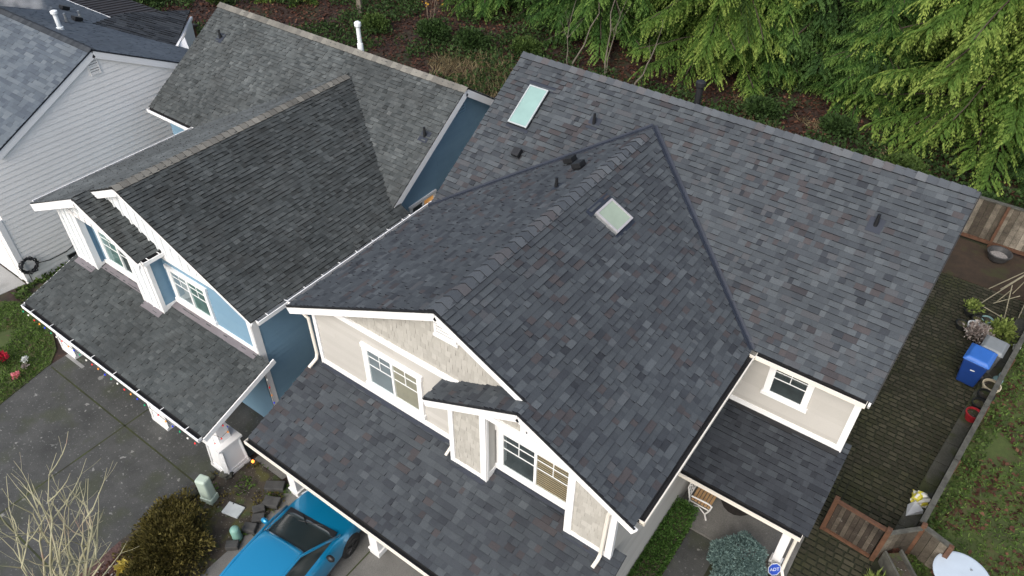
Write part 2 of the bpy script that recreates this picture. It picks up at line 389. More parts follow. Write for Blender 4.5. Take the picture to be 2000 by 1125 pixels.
def skylight(parent, P0, U, V, w_, h_, frame, glassm, curb=.11):
    mb = MB(); N = U.cross(V)
    f = .035 if frame == 'black' else .05
    mb.prism([(-f, -f), (w_+f, -f), (w_+f, h_+f), (-f, h_+f)], P0, U, V, -.02, curb*.8)
    s_ = mb.build('skylight', M['black'] if frame == 'black' else M['galv'], parent)
    fm = MB()
    for a in ([(-f, -f), (w_+f, -f), (w_+f, 0), (-f, 0)], [(-f, h_), (w_+f, h_), (w_+f, h_+f), (-f, h_+f)], [(-f, 0), (0, 0), (0, h_), (-f, h_)], [(w_, 0), (w_+f, 0), (w_+f, h_), (w_, h_)]):
        fm.prism(a, P0, U, V, curb*.8+.002, curb+.012)
    fm.build('skylight_frame', M['sky_frame'] if frame == 'black' else M['frame_grey'], s_)
    g = MB(); g.prism([(0, 0), (w_, 0), (w_, h_), (0, h_)], P0, U, V, curb*.8+.001, curb); g.build('skylight_glass', glassm, s_)
    fl = PB(); k = .16
    for a in ([(-k, h_+f), (w_+k, h_+f), (w_+k, h_+f+k*1.1), (-k, h_+f+k*1.1)], [(-k*.55, -k*.9), (w_+k*.55, -k*.9), (w_+k*.55, -f), (-k*.55, -f)]):
        fl.prism(a, P0, U, V, .010, .020)
    fl.build('flashing', M['flash'], s_)
    return s_
M['sky_frame'] = plain('pale_metal_frame', (.50, .54, .54), 0.4, 0.08, 5, 0.3)
M['frame_grey'] = plain('bronze_grey_frame', (.40, .39, .40), 0.5, 0.08, 5)
A = thing('beige_house', 'beige two-storey house with a dark charcoal shingle roof, two skylights and cream gutters', 'house', (-6.9, 11, 0))
xr, zr, hw, sl = -6.92, 7.44, 4.589, .508
zE = zr-sl*hw; xL = xr-hw; xR = xr+hw; kw = math.sqrt(1+sl*sl)
yf, yf2, ym, yj = 7.32, 7.01, 12.30, 15.87
ms = .648; km = math.sqrt(1+ms*ms); ymr = 16.64; zM = 5.12; zMR = zM+ms*(ymr-ym)
pt = patchtone()
VR = dslope(-X, sl); VL = dslope(X, sl); VF = dslope(Y, ms); VB = dslope(-Y, ms)
vR = hw*kw
mb = MB()
bx = -4.82
PR = V3((xR, yf2, zE))
slope_roof(mb, PR, Y, VR, [(yf-yf2, 0), (ym-yf2, 0), (yj-yf2, vR), (yf-yf2, vR)], 11, tone=pt)
slope_roof(mb, PR, Y, VR, [(0, 0), (yf-yf2, 0), (yf-yf2, (xR-bx)*kw), (0, (xR-bx)*kw)], 12, tone=pt)
slope_roof(mb, V3((xL, yf, zE)), -Y, VL, [(0, vR), (-(yj-yf), vR), (-(ym-yf), 0), (0, 0)], 13, tone=patchtone(1, 9))
slope_roof(mb, V3((xL, ym, zM)), X, VF, [(0, 0), (.21-xL, 0), (.36-xL, (ymr-ym)*km), (0, (ymr-ym)*km)], 14, tone=patchtone(1.22, 5))  # front slope tones raised to paint the sky's grazing reflection
slope_roof(mb, V3((.36, 2*ymr-ym, zM)), -X, VB, [(0, 0), (.36-xL, 0), (.36-xL, (ymr-ym)*km), (0, (ymr-ym)*km)], 15, tone=pt)
# small gable roof over the bay: left slope only, the right one continues the main slope
bz = zr-sl*(bx-xr); bl = 2.278
slope_roof(mb, V3((bx-bl, yf2, bz-sl*bl)), -Y, VL, [(0, 0), (0, bl*kw), (-.66, bl*kw), (-.66, 0)], 16, tone=pt)
roofA = mb.build('roof', M['shingle_a'], A)
mb = MB()
caps(mb, (xr, yf-.01, zr), (xr, yj-.1, zr), -VR, -VL, half=.17, step=.23, seed=3, h=.032); mb.build('ridge_cap', M['cap_a'], roofA); mb = MB()
caps(mb, (xL, ymr, zMR), (.37, ymr, zMR), -VF, -VB, half=.17, step=.23, seed=4, h=.04)
mb.build('ridge_cap', M['cap_a'], roofA)
mb = PB()
def _unused_strip(mb, p, q, n1, wd, h, t=.01):
    p = V3(p); q = V3(q); d = (q-p).normalized(); s_ = n1.cross(d).normalized()
    mb.face([p-s_*wd/2+n1*h, q-s_*wd/2+n1*h, q+s_*wd/2+n1*h, p+s_*wd/2+n1*h])
    mb.face([p-s_*wd/2+n1*(h-t), p-s_*wd/2+n1*h, q-s_*wd/2+n1*h, q-s_*wd/2+n1*(h-t)]); mb.face([p+s_*wd/2+n1*(h-t), p+s_*wd/2+n1*h, q+s_*wd/2+n1*h, q+s_*wd/2+n1*(h-t)])
def valley(p, q, nA, nB, half=.088):
    """bent valley metal: one leaf on each roof plane with a raised centre rib"""
    mb = VB_.new(); p = V3(p); q = V3(q); d = (q-p).normalized()
    for n_, sgn in ((nA, 1), (nB, -1)):
        s_ = n_.cross(d).normalized()
        if (s_.z < 0): s_ = -s_
        a = .036
        mb.face([p+n_*a, q+n_*a, q+s_*half+n_*a, p+s_*half+n_*a]); mb.face([p+s_*half+n_*a, q+s_*half+n_*a, q+s_*half, p+s_*half])
    up = (nA+nB).normalized(); mb.beam(p+up*.046, q+up*.046, .03, .02, up)
VB_ = PB()
nR = Y.cross(VR); nL = (-Y).cross(VL); nF = X.cross(VF)
valley((xR, ym, zE), (xr, yj, zr), nR, nF); valley((xL, ym, zE), (xr, yj, zr), nL, nF)
VB_.build('valley_metal', M['flash'], roofA)
# drip edges and white rake boards
mb = PB()
def rake(mb, p, q, ht=.20, wd=.045, drop=.15):
    p = V3(p); q = V3(q); mb.beam(p-Z*drop, q-Z*drop, wd, ht)
rake(mb, (xL-.02, yf+.02, zE), (xr, yf+.02, zr)); rake(mb, (xr, yf+.02, zr), (bx+.15, yf+.02, bz-.07))
rake(mb, (bx, yf2+.02, bz), (xR+.03, yf2+.02, zE-.015)); rake(mb, (bx-bl-.02, yf2+.02, bz-sl*bl), (bx, yf2+.02, bz))
rake(mb, (.18, ym, zM), (.33, ymr, zMR)); rake(mb, (.33, ymr, zMR), (.33, 2*ymr-ym, zM)); rake(mb, (xL+.03, ym, zM), (xL+.03, ymr, zMR))
mb.build('rake_board', M['trim'], roofA)
mb = PB()
for p, q in (((xL-.02, yf-.012, zE), (xr, yf-.012, zr)), ((xr, yf-.012, zr), (bx+.1, yf-.012, bz-.05)), ((bx, yf2-.012, bz), (xR+.03, yf2-.012, zE-.015)), ((bx-bl-.02, yf2-.012, bz-sl*bl), (bx, yf2-.012, bz)), ((.225, ym, zM), (.375, ymr, zMR))):
    mb.beam(V3(p)-Z*.028, V3(q)-Z*.028, .02, .05)
mb.build('drip_edge', M['black'], roofA)
# lower roofs
gs = .35; kg = math.sqrt(1+gs*gs); VG = dslope(Y, gs); PG = V3((-11.30, 5.32, 2.505)); yW = 7.62
mb = MB(); slope_roof(mb, PG, X, VG, [(0, 0), (8.79, 0), (8.79, (7.5-5.32)*kg), (8.50, (7.5-5.32)*kg), (8.50, (yW-5.32)*kg), (0, (yW-5.32)*kg)][:3]+[(8.79, (7.5-5.32)*kg), (0, (7.5-5.32)*kg)], 21, tone=patchtone(.85, 2))
tabs(mb, PG, X, VG, [(0, (7.5-5.32)*kg), (5.0, (7.5-5.32)*kg), (5.0, (yW+.04-5.32)*kg), (0, (yW+.04-5.32)*kg)], seed=22, tone=pt)
mb.prism([(0, 2.2), (8.4, 2.2), (8.4, 2.6), (0, 2.6)], PG, X, VG, -.045, -.006, .3, side=-1)
gr = mb.build('garage_roof', M['shingle_a'], A)
ps = .30; kp = math.sqrt(1+ps*ps); VP = dslope(Y, ps); PP = V3((-2.75, 10.62, 2.39)); yM = 12.70
mb = MB(); slope_roof(mb, PP, X, VP, [(0, 0), (2.97, 0), (2.99, (yM-10.62)*kp), (0, (yM-10.62)*kp)], 23, tone=lambda r, u, v: max(0, min(.5, r.gauss(.20, .09))))  # tones lowered: shade beside the wing wall painted into the shingles
slope_roof(mb, PP, X, VP, [(2.83, (yM-10.62)*kp), (2.99, (yM-10.62)*kp), (2.99, (12.94-10.62)*kp), (2.83, (12.94-10.62)*kp)], 24, tone=pt)
pr_ = mb.build('porch_roof', M['shingle_a'], A)
mb = PB()
def gz(y): return 2.505+gs*(y-5.32)
def flashrun(mb, pts, V, hw_, h=.024):
    for (a, b) in zip(pts[:-1], pts[1:]):
        a = V3(a); b = V3(b); d = (b-a).normalized(); n_ = d.cross(V)
        if isinstance(mb, PB): mb.new()
        mb.face([a+n_*h, b+n_*h, b-V*hw_+n_*h, a-V*hw_+n_*h]); mb.face([a-V*hw_+n_*h, b-V*hw_+n_*h, b-V*hw_, a-V*hw_])
for x0, x1, yy in ((-11.0, -6.70, 7.615), (-6.66, -5.78, 7.295), (-5.76, -3.80, 7.655), (-3.78, -2.9, 7.295)):
    flashrun(mb, [(x0, yy, gz(yy)), (x1, yy, gz(yy))], VG, .13)
mb.build('wall_flashing', M['flash'], gr)
mb = MB(); flashrun(mb, [(-2.74, yM-.01, 2.39+ps*(yM-.01-10.62)), (.06, yM-.01, 2.39+ps*(yM-.01-10.62))], VP, .16); mb.build('wall_flashing', M['black'], pr_)
# gutters
gutter(A, (xL-.0, yf+.1, zE-.06), (xL-.0, ym+.45, zE-.06), -X, M['trim'])
gutter(A, (xR, yf2+.18, zE-.06), (xR, ym-.13, zE-.06), X, M['cream'])
gutter(A, (xR+.13, ym, zM-.06), (.13, ym, zM-.06), -Y, M['cream'])
gutter(A, (-11.30, 5.32, 2.445), (-2.55, 5.32, 2.445), -Y, M['cream'])
gutter(A, (-2.73, 10.62, 2.33), (.12, 10.62, 2.33), -Y, M['cream'])
# walls
def gable(poly, zt):    # clip wall polygon below the roof underside
    poly = cliphalf(poly, -sl, 1, zt-sl*xr); return cliphalf(poly, sl, 1, zt+sl*xr)
mb = MB()
mb = MB(); P = V3((0, yW, 0)); lo = gable([(-11.03, 3.2), (-6.5, 3.2), (-6.5, 5.30), (-11.03, 5.30)], zr-.1); mb.build('wall', M['lap_beige'], A)
mb = MB(); wall_flat(mb, P, X, Z, gable([(-11.03, 0), (-6.5, 0), (-6.5, 7.4), (-11.03, 7.4)], zr-.1)); tabs(mb, P, X, Z, lo, seed=31, edge=-1, **LAP); mb.build('wall', M['lap_beige'], A)
# wing side wall, main side wall, main front wall over the porch
mb = MB(); P = V3((-2.77, 0, 0)); q = [(7.30, 0), (12.70, 0), (12.70, 4.98), (7.30, 4.98)]; wall_flat(mb, P, Y, Z, q); tabs(mb, P, Y, Z, q, seed=32, exp=.15, wmin=3, wmax=4, t=.006, vary=False, gap=.002); mb.build('wall', M['lap_beige'], A)
mb = MB(); P = V3((0, yM, 0)); q = [(-2.77, 0), (.05, 0), (.05, 5.05), (-2.77, 5.05)]; wall_flat(mb, P, X, Z, q); tabs(mb, P, X, Z, q, seed=33, **LAP); mb.build('wall', M['lap_beige'], A)
mb = MB(); P = V3((.05, 0, 0)); q = [(yM, 0), (20.6, 0), (20.6, 5.0), (ymr, zMR-.1), (yM, 5.1)]; wall_flat(mb, P, Y, Z, q); tabs(mb, P, Y, Z, q, seed=34, **LAP); mb.build('wall', M['lap_beige'], A)
mb = MB(); P = V3((-11.03, 0, 0)); q = [(-20.6, 0), (-7.62, 0), (-7.62, 5.0), (-12.7, 5.0), (-ymr, zMR-.1), (-20.6, 5.0)]; wall_flat(mb, P, -Y, Z, q); mb.build('wall', M['lap_beige'], A)
mb = MB(); P = V3((0, 20.6, 0)); wall_flat(mb, P, -X, Z, [(-.05, 0), (11.03, 0), (11.03, 5), (-.05, 5)]); mb.build('wall', M['lap_beige'], A)
# recessed window wall of the bay and its returns
mb = MB(); P = V3((0, 7.66, 0)); wall_flat(mb, P, X, Z, [(-5.75, 0), (-3.75, 0), (-3.75, 5.4), (-5.75, 5.4)]); mb.build('wall', M['lap_beige'], A)
mb = MB(); wall_flat(mb, V3((-5.76, 0, 0)), Y, Z, [(7.30, 2.9), (7.67, 2.9), (7.67, 5.4), (7.30, 5.4)]); mb.build('wall', M['lap_beige'], A)
mb = MB(); wall_flat(mb, V3((0, 7.30, 0)), X, Z, [(-3.7, 0), (-2.77, 0), (-2.77, 3.2), (-3.7, 3.2)]); mb.build('wall', M['lap_beige'], A)
mb = MB(); SH = dict(exp=.15, wmin=.06, wmax=.15, t=.011, gap=.003, longp=0)
P = V3((0, yW, 0)); q = gable([(-10.8, 5.42), (-2.9, 5.42), (-2.9, 7.4), (-10.8, 7.4)], zr-.1); wall_flat(mb, P, X, Z, q); tabs(mb, P, X, Z, q, seed=41, **SH); mb.build('shake_panel', M['shake_beige'], A)
P = V3((0, 7.30, 0))
def bgable(poly): 
    poly = cliphalf(poly, -sl, 1, bz-.1-sl*bx); return cliphalf(poly, sl, 1, bz-.1+sl*bx)
for q in ([(-6.70, 2.9), (-5.78, 2.9), (-5.78, 5.34), (-6.70, 5.34)], [(-3.74, 2.9), (-2.78, 2.9), (-2.78, 5.34), (-3.74, 5.34)], [(-6.7, 5.34), (-2.9, 5.34), (-2.9, 6.6), (-6.7, 6.6)]):
    q = bgable(q); mb = MB(); wall_flat(mb, P, X, Z, q); tabs(mb, P, X, Z, q, seed=42+int(q[0][0]*7), **SH); mb.build('shake_panel', M['shake_beige'], A)
mb = MB(); wall_flat(mb, V3((-6.70, 0, 0)), -Y, Z, [(-7.62, 2.9), (-7.30, 2.9), (-7.30, 5.3), (-7.62, 5.3)])
mb.build('shake_panel', M['shake_beige'], A)
mb = PB()
def board(P0, U, V, u0, u1, v0, v1, h1=.035, h0=-.01): mb.prism([(u0, v0), (u1, v0), (u1, v1), (u0, v1)], P0, U, V, h0, h1)
P = V3((0, yW, 0)); board(P, X, Z, -10.75, -5.2, 5.29, 5.44, .045); board(P, X, Z, -10.93, -6.5, 3.30, 3.48, .032); board(P, X, Z, -11.04, -10.93, 3.3, 5.2, .038)
P = V3((0, 7.30, 0))
board(P, X, Z, -6.72, -6.60, 3.17, 5.28, .036); board(P, X, Z, -6.60, -5.90, 3.17, 3.32, .032); board(P, X, Z, -5.90, -5.75, 3.17, 5.30, .038)
board(P, X, Z, -5.95, -3.30, 5.30, 5.46, .046); board(P, X, Z, -3.82, -3.66, 3.17, 5.30, .038); board(P, X, Z, -3.66, -2.88, 3.17, 3.32, .032); board(P, X, Z, -2.88, -2.765, 3.1, 4.9, .036)
board(P, X, Z, -4.92, -4.76, 5.46, 6.2, .040)
P = V3((-2.77, 0, 0)); board(P, Y, Z, 7.262, 7.36, 3.1, 4.9, .03)
P = V3((-5.76, 0, 0)); board(P, Y, Z, 7.30, 7.36, 3.17, 5.3, .02); board(P, Y, Z, 7.36, 7.66, 3.25, 3.42, .02); 
P = V3((0, 7.66, 0)); board(P, X, Z, -5.74, -3.82, 3.30, 3.46, .03)
P = V3((0, yM, 0)); board(P, X, Z, -2.76, -.06, 3.02, 3.17, .035); board(P, X, Z, -.06, .085, 2.95, 4.95, .038)
P = V3((.05, 0, 0)); board(P, Y, Z, yM+.001, yM+.13, 0, 4.95, .03)
mb.build('trim_board', M['trim'], A)
# windows
window(A, V3((-9.33, yW+.0, 3.68)), X, Z, 1.52, 1.14, 2, .11, backs=('room_grey', 'room_tan'))
window(A, V3((-5.60, 7.66, 3.50)), X, Z, 1.66, 1.12, 2, .13, backs=('room_dark', 'room_dark'), slats=True)
window(A, V3((-1.80, yM, 3.80)), X, Z, .78, .86, 1, .11, backs=('room_dark',), head=False)
vent_louvre(A, V3((-7.15, yW, 6.50)), X, Z, .42, .38, M['trim'])
vent_louvre(A, V3((-4.74, 7.30, 5.56)), X, Z, .36, .30, M['trim'], .05)
# downspouts
downspout(A, [(-11.5, 7.5, 5.0), (-11.45, 7.52, 4.93), (-11.14, 7.55, 4.75), (-11.12, 7.55, 3.6), (-11.12, 7.5, 3.45), (-11.15, 7.26, 3.32)], M['cream'])
downspout(A, [(-2.86, 7.20, 4.85), (-2.90, 7.20, 4.7), (-2.93, 7.20, 3.3), (-2.93, 7.12, 3.22), (-2.95, 6.96, 3.14)], M['cream'])
downspout(A, [(-6.82, 7.45, 4.7), (-6.82, 7.45, 3.45), (-6.86, 7.26, 3.26)], M['cream'], .035)
downspout(A, [(-.02, 10.66, 2.28), (.02, 10.95, 2.1), (.04, 11.05, 1.9), (.04, 11.08, .5), (.05, 11.02, .25), (.16, 10.9, .12), (.12, 10.6, .05)], M['cream'], .04)
# skylights, vents, flue
NF = nF
def onmain(x, y): return V3((x, y, zM+ms*(y-ym)))
def onwr(x, y): return V3((x, y, zr-sl*(x-xr)))
def onwl(x, y): return V3((x, y, zr-sl*(xr-x)))
skylight(A, onmain(-10.66, 14.86), X, VF, .54, 1.17, 'black', M['skylight'])
skylight(A, onwr(-5.80, 12.06), Y, VR, .60, .56, 'grey', M['skylight2'], .10)
pipe(A, onmain(-8.44, 15.5), .30, .036, M['black'], V=VF, U=X)
pipe(A, onmain(-1.22, 15.38), .30, .036, M['black'], V=VF, U=X)
pipe(A, onwl(-7.69, 12.58), .27, .036, M['black'], V=VL, U=-Y)
boxvent(A, onmain(-9.95, 14.22), X, VF, .15); boxvent(A, onwl(-8.22, 14.1), -Y, VL, .17); boxvent(A, onwl(-7.71, 13.65), -Y, VL, .17)
mb = MB(); mb.tube([(-6.25, 16.78, 7.7), (-6.25, 16.78, 8.38)], .085, 12); mb.tube([(-6.25, 16.78, 8.36), (-6.25, 16.78, 8.40), (-6.25, 16.78, 8.50), (-6.25, 16.78, 8.53)], [.10, .125, .125, .08], 14); mb.build('flue', M['black'], A)
# posts under the lower roofs
def post(parent, x, y, h, w_, base=.36, bh=.32, z0=0):
    mb = MB(); mb.box((x-w_/2, y-w_/2, z0+bh), (x+w_/2, y+w_/2, z0+h)); mb.box((x-base/2, y-base/2, z0), (x+base/2, y+base/2, z0+bh-.05)); mb.box((x-base/2-.02, y-base/2-.02, z0+bh-.05), (x+base/2+.02, y+base/2+.02, z0+bh))
    return mb.build('porch_post', M['trim'], parent, bevel=.01)
for x in (-10.86, -8.04, -5.22): post(A, x, 5.92, 2.45, .27, .31, .22)
post(A, -.16, 11.22, 2.4, .2, .24, .18, .05)
mb = MB(); mb.box((-11.1, 5.80, 2.22), (-2.8, 6.04, 2.46)); mb.box((-2.76, 11.1, 2.16), (.0, 11.32, 2.36)); mb.build('porch_beam', M['trim'], A)

# ------------------------------------------------------------------ blue house (middle)
B = thing('blue_house', 'blue house with white board-and-batten gables and a weathered grey-brown shingle roof', 'house', (-17, 11, 0))
bxr, bzr, bhw = -16.63, 6.62, 4.42; bzE = 4.62; bs = (bzr-bzE)/bhw; bxL = bxr-bhw; bxR = bxr+bhw; bk = math.sqrt(1+bs*bs)
byf, bym, byj = 6.72, 11.67, 14.67; bms = .667; bkm = math.sqrt(1+bms*bms); bymr = 15.36; bzM = 4.60; bzMR = bzM+bms*(bymr-bym)
BVR = dslope(-X, bs); BVL = dslope(X, bs); BVF = dslope(Y, bms); BVB = dslope(-Y, bms); bvR = bhw*bk
TB = dict(exp=.118, wmin=.10, wmax=.18, t=.026, longp=.05)
byf2 = 6.25; bax, baz = -18.05, 6.0; bbw = 2.29
mb = MB()
slope_roof(mb, V3((bxR, byf, bzE)), Y, BVR, [(0, 0), (5.53, 0), (5.53, .32), (byj-byf, bvR), (0, bvR)], 51, tone=lambda r, u, v: max(0, min(.8, r.gauss(.26, .12))), **TB)
slope_roof(mb, V3((bxL, byf, bzE)), -Y, BVL, [(0, 0), (0, bvR), (-(byj-byf), bvR), (-(bym-byf), 0)], 52, tone=lambda r, u, v: r.uniform(.6, .95), **TB)  # tones raised: grazing sheen painted into the left slope
slope_roof(mb, V3((bxL, byf, bzE)), -Y, BVL, [(byf-byf2, 0), (byf-byf2, (bax-bxL)*bk), (0, (bax-bxL)*bk), (0, 0)], 53, tone=lambda r, u, v: r.uniform(.6, .95), **TB)  # same painted sheen where the left slope runs over the bay
slope_roof(mb, V3((-23.55, bym, bzM)), X, BVF, [(0, 0), (10.99, 0), (10.99, (bymr-bym)*bkm), (0, (bymr-bym)*bkm)], 54, tone=lambda r, u, v: max(0, min(1, r.gauss(.50, .14))), **TB)
slope_roof(mb, V3((-12.56, 2*bymr-bym, bzM)), -X, BVB, [(0, 0), (10.99, 0), (10.99, (bymr-bym)*bkm), (0, (bymr-bym)*bkm)], 55, **TB)
bs2 = (baz-5.01)/bbw
slope_roof(mb, V3((bax+bbw, byf2, 5.01)), Y, dslope(-X, bs2), [(0, 0), (.70, 0), (.70, bbw*math.sqrt(1+bs2*bs2)), (0, bbw*math.sqrt(1+bs2*bs2))], 56, tone=lambda r, u, v: max(0, min(.8, r.gauss(.3, .15))), **TB)
roofB = mb.build('roof', M['shingle_b'], B)
mb = MB()
caps(mb, (bxr, byf-.01, bzr), (bxr, byj-.1, bzr), -BVR, -BVL, half=.17, step=.2, seed=6, h=.03); mb.build('ridge_cap', M['cap_b'], roofB); mb = MB()
caps(mb, (-23.57, bymr, bzMR), (-12.55, bymr, bzMR), -BVF, -BVB, half=.19, step=.2, seed=7, h=.03)
mb.build('ridge_cap', M['cap_b'], roofB)
mb = PB()
rake(mb, (bxR, byf+.02, bzE), (bxr, byf+.02, bzr), .10, .04, .10); rake(mb, (bxr, byf+.02, bzr), (bax-.6, byf+.02, bzr-bs*(bxr-bax+.6)), .19)
rake(mb, (bxL-.02, byf2+.02, bzE), (bax, byf2+.02, baz), .22); rake(mb, (bax, byf2+.02, baz), (bax+bbw, byf2+.02, 5.01), .18)
rake(mb, (-12.58, bym, bzM), (-12.58, bymr, bzMR)); rake(mb, (-12.58, bymr, bzMR), (-12.58, 2*bymr-bym, bzM)); rake(mb, (-23.53, bym, bzM), (-23.53, bymr, bzMR), .16, .04, .12)
mb.beam((-23.5, bym+.05, bzM-.13), (bxL, bym+.05, bzM-.13), .04, .16)
mb.build('rake_board', M['trim'], roofB)
BP = V3((-20.42, 4.77, 2.30)); bps = .333; bkp = math.sqrt(1+bps*bps); BVP = dslope(Y, bps); byW = 7.0
mb = MB(); slope_roof(mb, BP, X, BVP, [(0, 0), (8.11, 0), (8.11, 2.19*bkp), (0, 2.19*bkp)], 57, tone=lambda r, u, v: max(0, min(.8, r.gauss(.38, .10))), **TB)
brp = mb.build('porch_roof', M['shingle_b'], B)
mb = PB(); mb.beam(BP+X*8.12-Z*.09, BP+X*8.12+BVP*2.45-Z*.09, .04, .15); mb.beam(BP-X*.01-Z*.09, BP-X*.01+BVP*1.9-Z*.09, .04, .15); mb.build('rake_board', M['trim'], brp)
def bpz(y): return 2.30+bps*(y-4.77)
mb = PB()
for x0, x1, yy in ((-16.1, -12.75, byW-.005), (-20.25, -19.35, 6.575), (-19.2, -17.05, 6.835), (-16.98, -16.15, 6.575)): flashrun(mb, [(x0, yy, bpz(yy)), (x1, yy, bpz(yy))], BVP, .20)
mb.build('wall_flashing', M['flash_b'], brp)
gutter(B, (bxR, byf+.12, bzE-.06), (bxR, 12.2, bzE-.06), X, M['trim'], 9, bed='galv')
gutter(B, (-20.40, 4.77, 2.24), (-12.36, 4.77, 2.24), -Y, M['trim'], 8)
gutter(B, (bax+bbw, byf2+.08, 4.95), (bax+bbw, 6.95, 4.95), X, M['trim'], 2)
gutter(B, (bxL, byf2+.1, bzE-.06), (bxL, bym, bzE-.06), -X, M['trim'])
gutter(B, (-23.5, bym, bzM-.06), (bxL-.15, bym, bzM-.06), -Y, M['trim'])
mb = MB()
def bgab(poly, zt=bzr-.1): poly = cliphalf(poly, -bs, 1, zt-bs*bxr); return cliphalf(poly, bs, 1, zt+bs*bxr)
zb = 4.80
mb = MB(); P = V3((0, byW, 0)); q = bgab([(-20.7, 0), (-12.72, 0), (-12.72, 6.6), (-20.7, 6.6)]); wall_flat(mb, P, X, Z, q); tabs(mb, P, X, Z, bgab([(-16.2, 2.9), (-12.72, 2.9), (-12.72, zb), (-16.2, zb)]), seed=61, **LAP); mb.build('wall', M['lap_blue'], B)
mb = MB(); P = V3((-12.72, 0, 0)); q = [(byW, 0), (12.0, 0), (12.0, 4.5), (byW, 4.5)]; wall_flat(mb, P, Y, Z, q); tabs(mb, P, Y, Z, q, seed=62, **LAP); mb.build('wall', M['lap_blue'], B)
mb = MB(); P = V3((-12.85, 0, 0)); q = [(11.9, 0), (18.7, 0), (18.7, 4.55), (bymr, bzMR-.12), (11.9, 4.6)]; wall_flat(mb, P, Y, Z, q); tabs(mb, P, Y, Z, q, seed=63, **LAP); mb.build('wall', M['lap_blue'], B)
mb = MB(); P = V3((-23.1, 0, 0)); wall_flat(mb, P, -Y, Z, [(-18.7, 0), (-12, 0), (-12, 4.6), (-bymr, bzMR-.12), (-18.7, 4.6)]); mb.build('wall', M['lap_blue'], B)
mb = MB(); P = V3((0, 12.0, 0)); q = [(-23.1, 0), (-20.7, 0), (-20.7, 4.7), (-23.1, 4.7)]; wall_flat(mb, P, X, Z, q); tabs(mb, P, X, Z, q, seed=64, **LAP); mb.build('wall', M['lap_blue'], B)
mb = MB(); wall_flat(mb, V3((0, 18.7, 0)), -X, Z, [(12.85, 0), (23.1, 0), (23.1, 4.6), (12.85, 4.6)]); wall_flat(mb, V3((-20.7, 0, 0)), -Y, Z, [(-12, 0), (-7, 0), (-7, 4.6), (-12, 4.6)]); mb.build('wall', M['lap_blue'], B)
# bay window recess and returns
mb = MB(); P = V3((0, 6.84, 0)); wall_flat(mb, P, X, Z, [(-19.25, 2.8), (-17.0, 2.8), (-17.0, 5.2), (-19.25, 5.2)]); mb.build('wall', M['lap_blue'], B)
mb = MB(); wall_flat(mb, V3((-19.28, 0, 0)), Y, Z, [(6.58, 2.8), (6.86, 2.8), (6.86, 5.0), (6.58, 5.0)]); mb.build('wall', M['lap_blue'], B)
mb = MB(); P = V3((-16.13, 0, 0)); q = [(6.58, 2.8), (7.02, 2.8), (7.02, 4.95), (6.58, 4.95)]; wall_flat(mb, P, Y, Z, q); tabs(mb, P, Y, Z, q, seed=65, **LAP); mb.build('wall', M['lap_blue'], B)
mb = MB()
def bb(P0, poly, step=.30):
    mb = MB()
    wall_flat(mb, P0, X, Z, poly); u = min(p[0] for p in poly)+.12
    while u < max(p[0] for p in poly):
        s_ = cliprect(poly, u, u+.04, -9, 99)
        if s_: mb.prism(s_, P0, X, Z, 0, .04)
        u += step
    mb.build('batten_panel', M['batten'], B)
bb(V3((0, byW-.10, 0)), bgab([(-20.5, zb), (-12.8, zb), (-12.8, 6.6), (-20.5, 6.6)], bzr-.09))
def b2g(poly): poly = cliphalf(poly, -bs, 1, baz-.1-bs*bax); return cliphalf(poly, bs2, 1, baz-.1+bs2*bax)
for q in ([(-20.28, 2.7), (-19.26, 2.7), (-19.26, 4.80), (-20.28, 4.80)], [(-17.02, 2.7), (-16.15, 2.7), (-16.15, 4.80), (-17.02, 4.80)], [(-20.28, 4.80), (-16.15, 4.80), (-16.15, 5.95), (-20.28, 5.95)]): bb(V3((0, 6.58, 0)), b2g(q))
mb = MB(); wall_flat(mb, V3((-20.28, 0, 0)), -Y, Z, [(-7, 2.7), (-6.58, 2.7), (-6.58, 4.7), (-7, 4.7)])
mb.build('batten_panel', M['batten'], B)
mb = PB()
P = V3((0, byW, 0)); board(P, X, Z, -16.1, -12.72, 3.04, 3.19, .035); board(P, X, Z, -12.86, -12.715, 2.9, 4.5, .04); board(P, X, Z, -16.6, -13.2, zb-.06, zb+.07, .125)
P = V3((-12.72, 0, 0)); board(P, Y, Z, 6.96, 7.16, 2.6, 4.5, .03); board(P, Y, Z, 6.96, 7.12, 0, 2.6, .03)
P = V3((0, 6.58, 0))
for u0, u1 in ((-19.40, -19.24), (-17.04, -16.90), (-16.24, -16.105), (-20.29, -20.2)): board(P, X, Z, u0, u1, 2.88, 4.8, .03)
board(P, X, Z, -19.5, -16.8, 4.80, 4.93, .04); board(P, X, Z, -20.2, -19.40, 2.88, 3.0, .026); board(P, X, Z, -16.90, -16.24, 2.88, 3.0, .026)
P = V3((-16.13, 0, 0)); board(P, Y, Z, 6.56, 6.66, 2.88, 4.9, .03); board(P, Y, Z, 6.66, 6.99, 2.93, 3.1, .025)
P = V3((-19.28, 0, 0)); board(P, Y, Z, 6.585, 6.72, 2.88, 4.8, .033); board(P, Y, Z, 6.72, 6.83, 2.92, 3.06, .024)
P = V3((0, 6.84, 0)); board(P, X, Z, -19.24, -17.05, 2.95, 3.12, .03)
mb.build('trim_board', M['trim'], B)
window(B, V3((-15.84, byW, 3.30)), X, Z, 1.42, 1.0, 2, .11, backs=('room_grey', 'room_green'))
window(B, V3((-18.85, 6.84, 3.26)), X, Z, 1.6, 1.1, 2, .11, backs=('room_green', 'room_dark'))
window(B, V3((-12.85, 12.95, 3.2)), Y, Z, 1.0, .95, 2, .07, backs=('room_dark', 'warm'), muntins=False)
vent_louvre(B, V3((-12.85, 15.22, 6.2)), Y, Z, .32, .42, M['lap_blue'], .04)
def onbm(x, y): return V3((x, y, bzM+bms*(y-bym)))
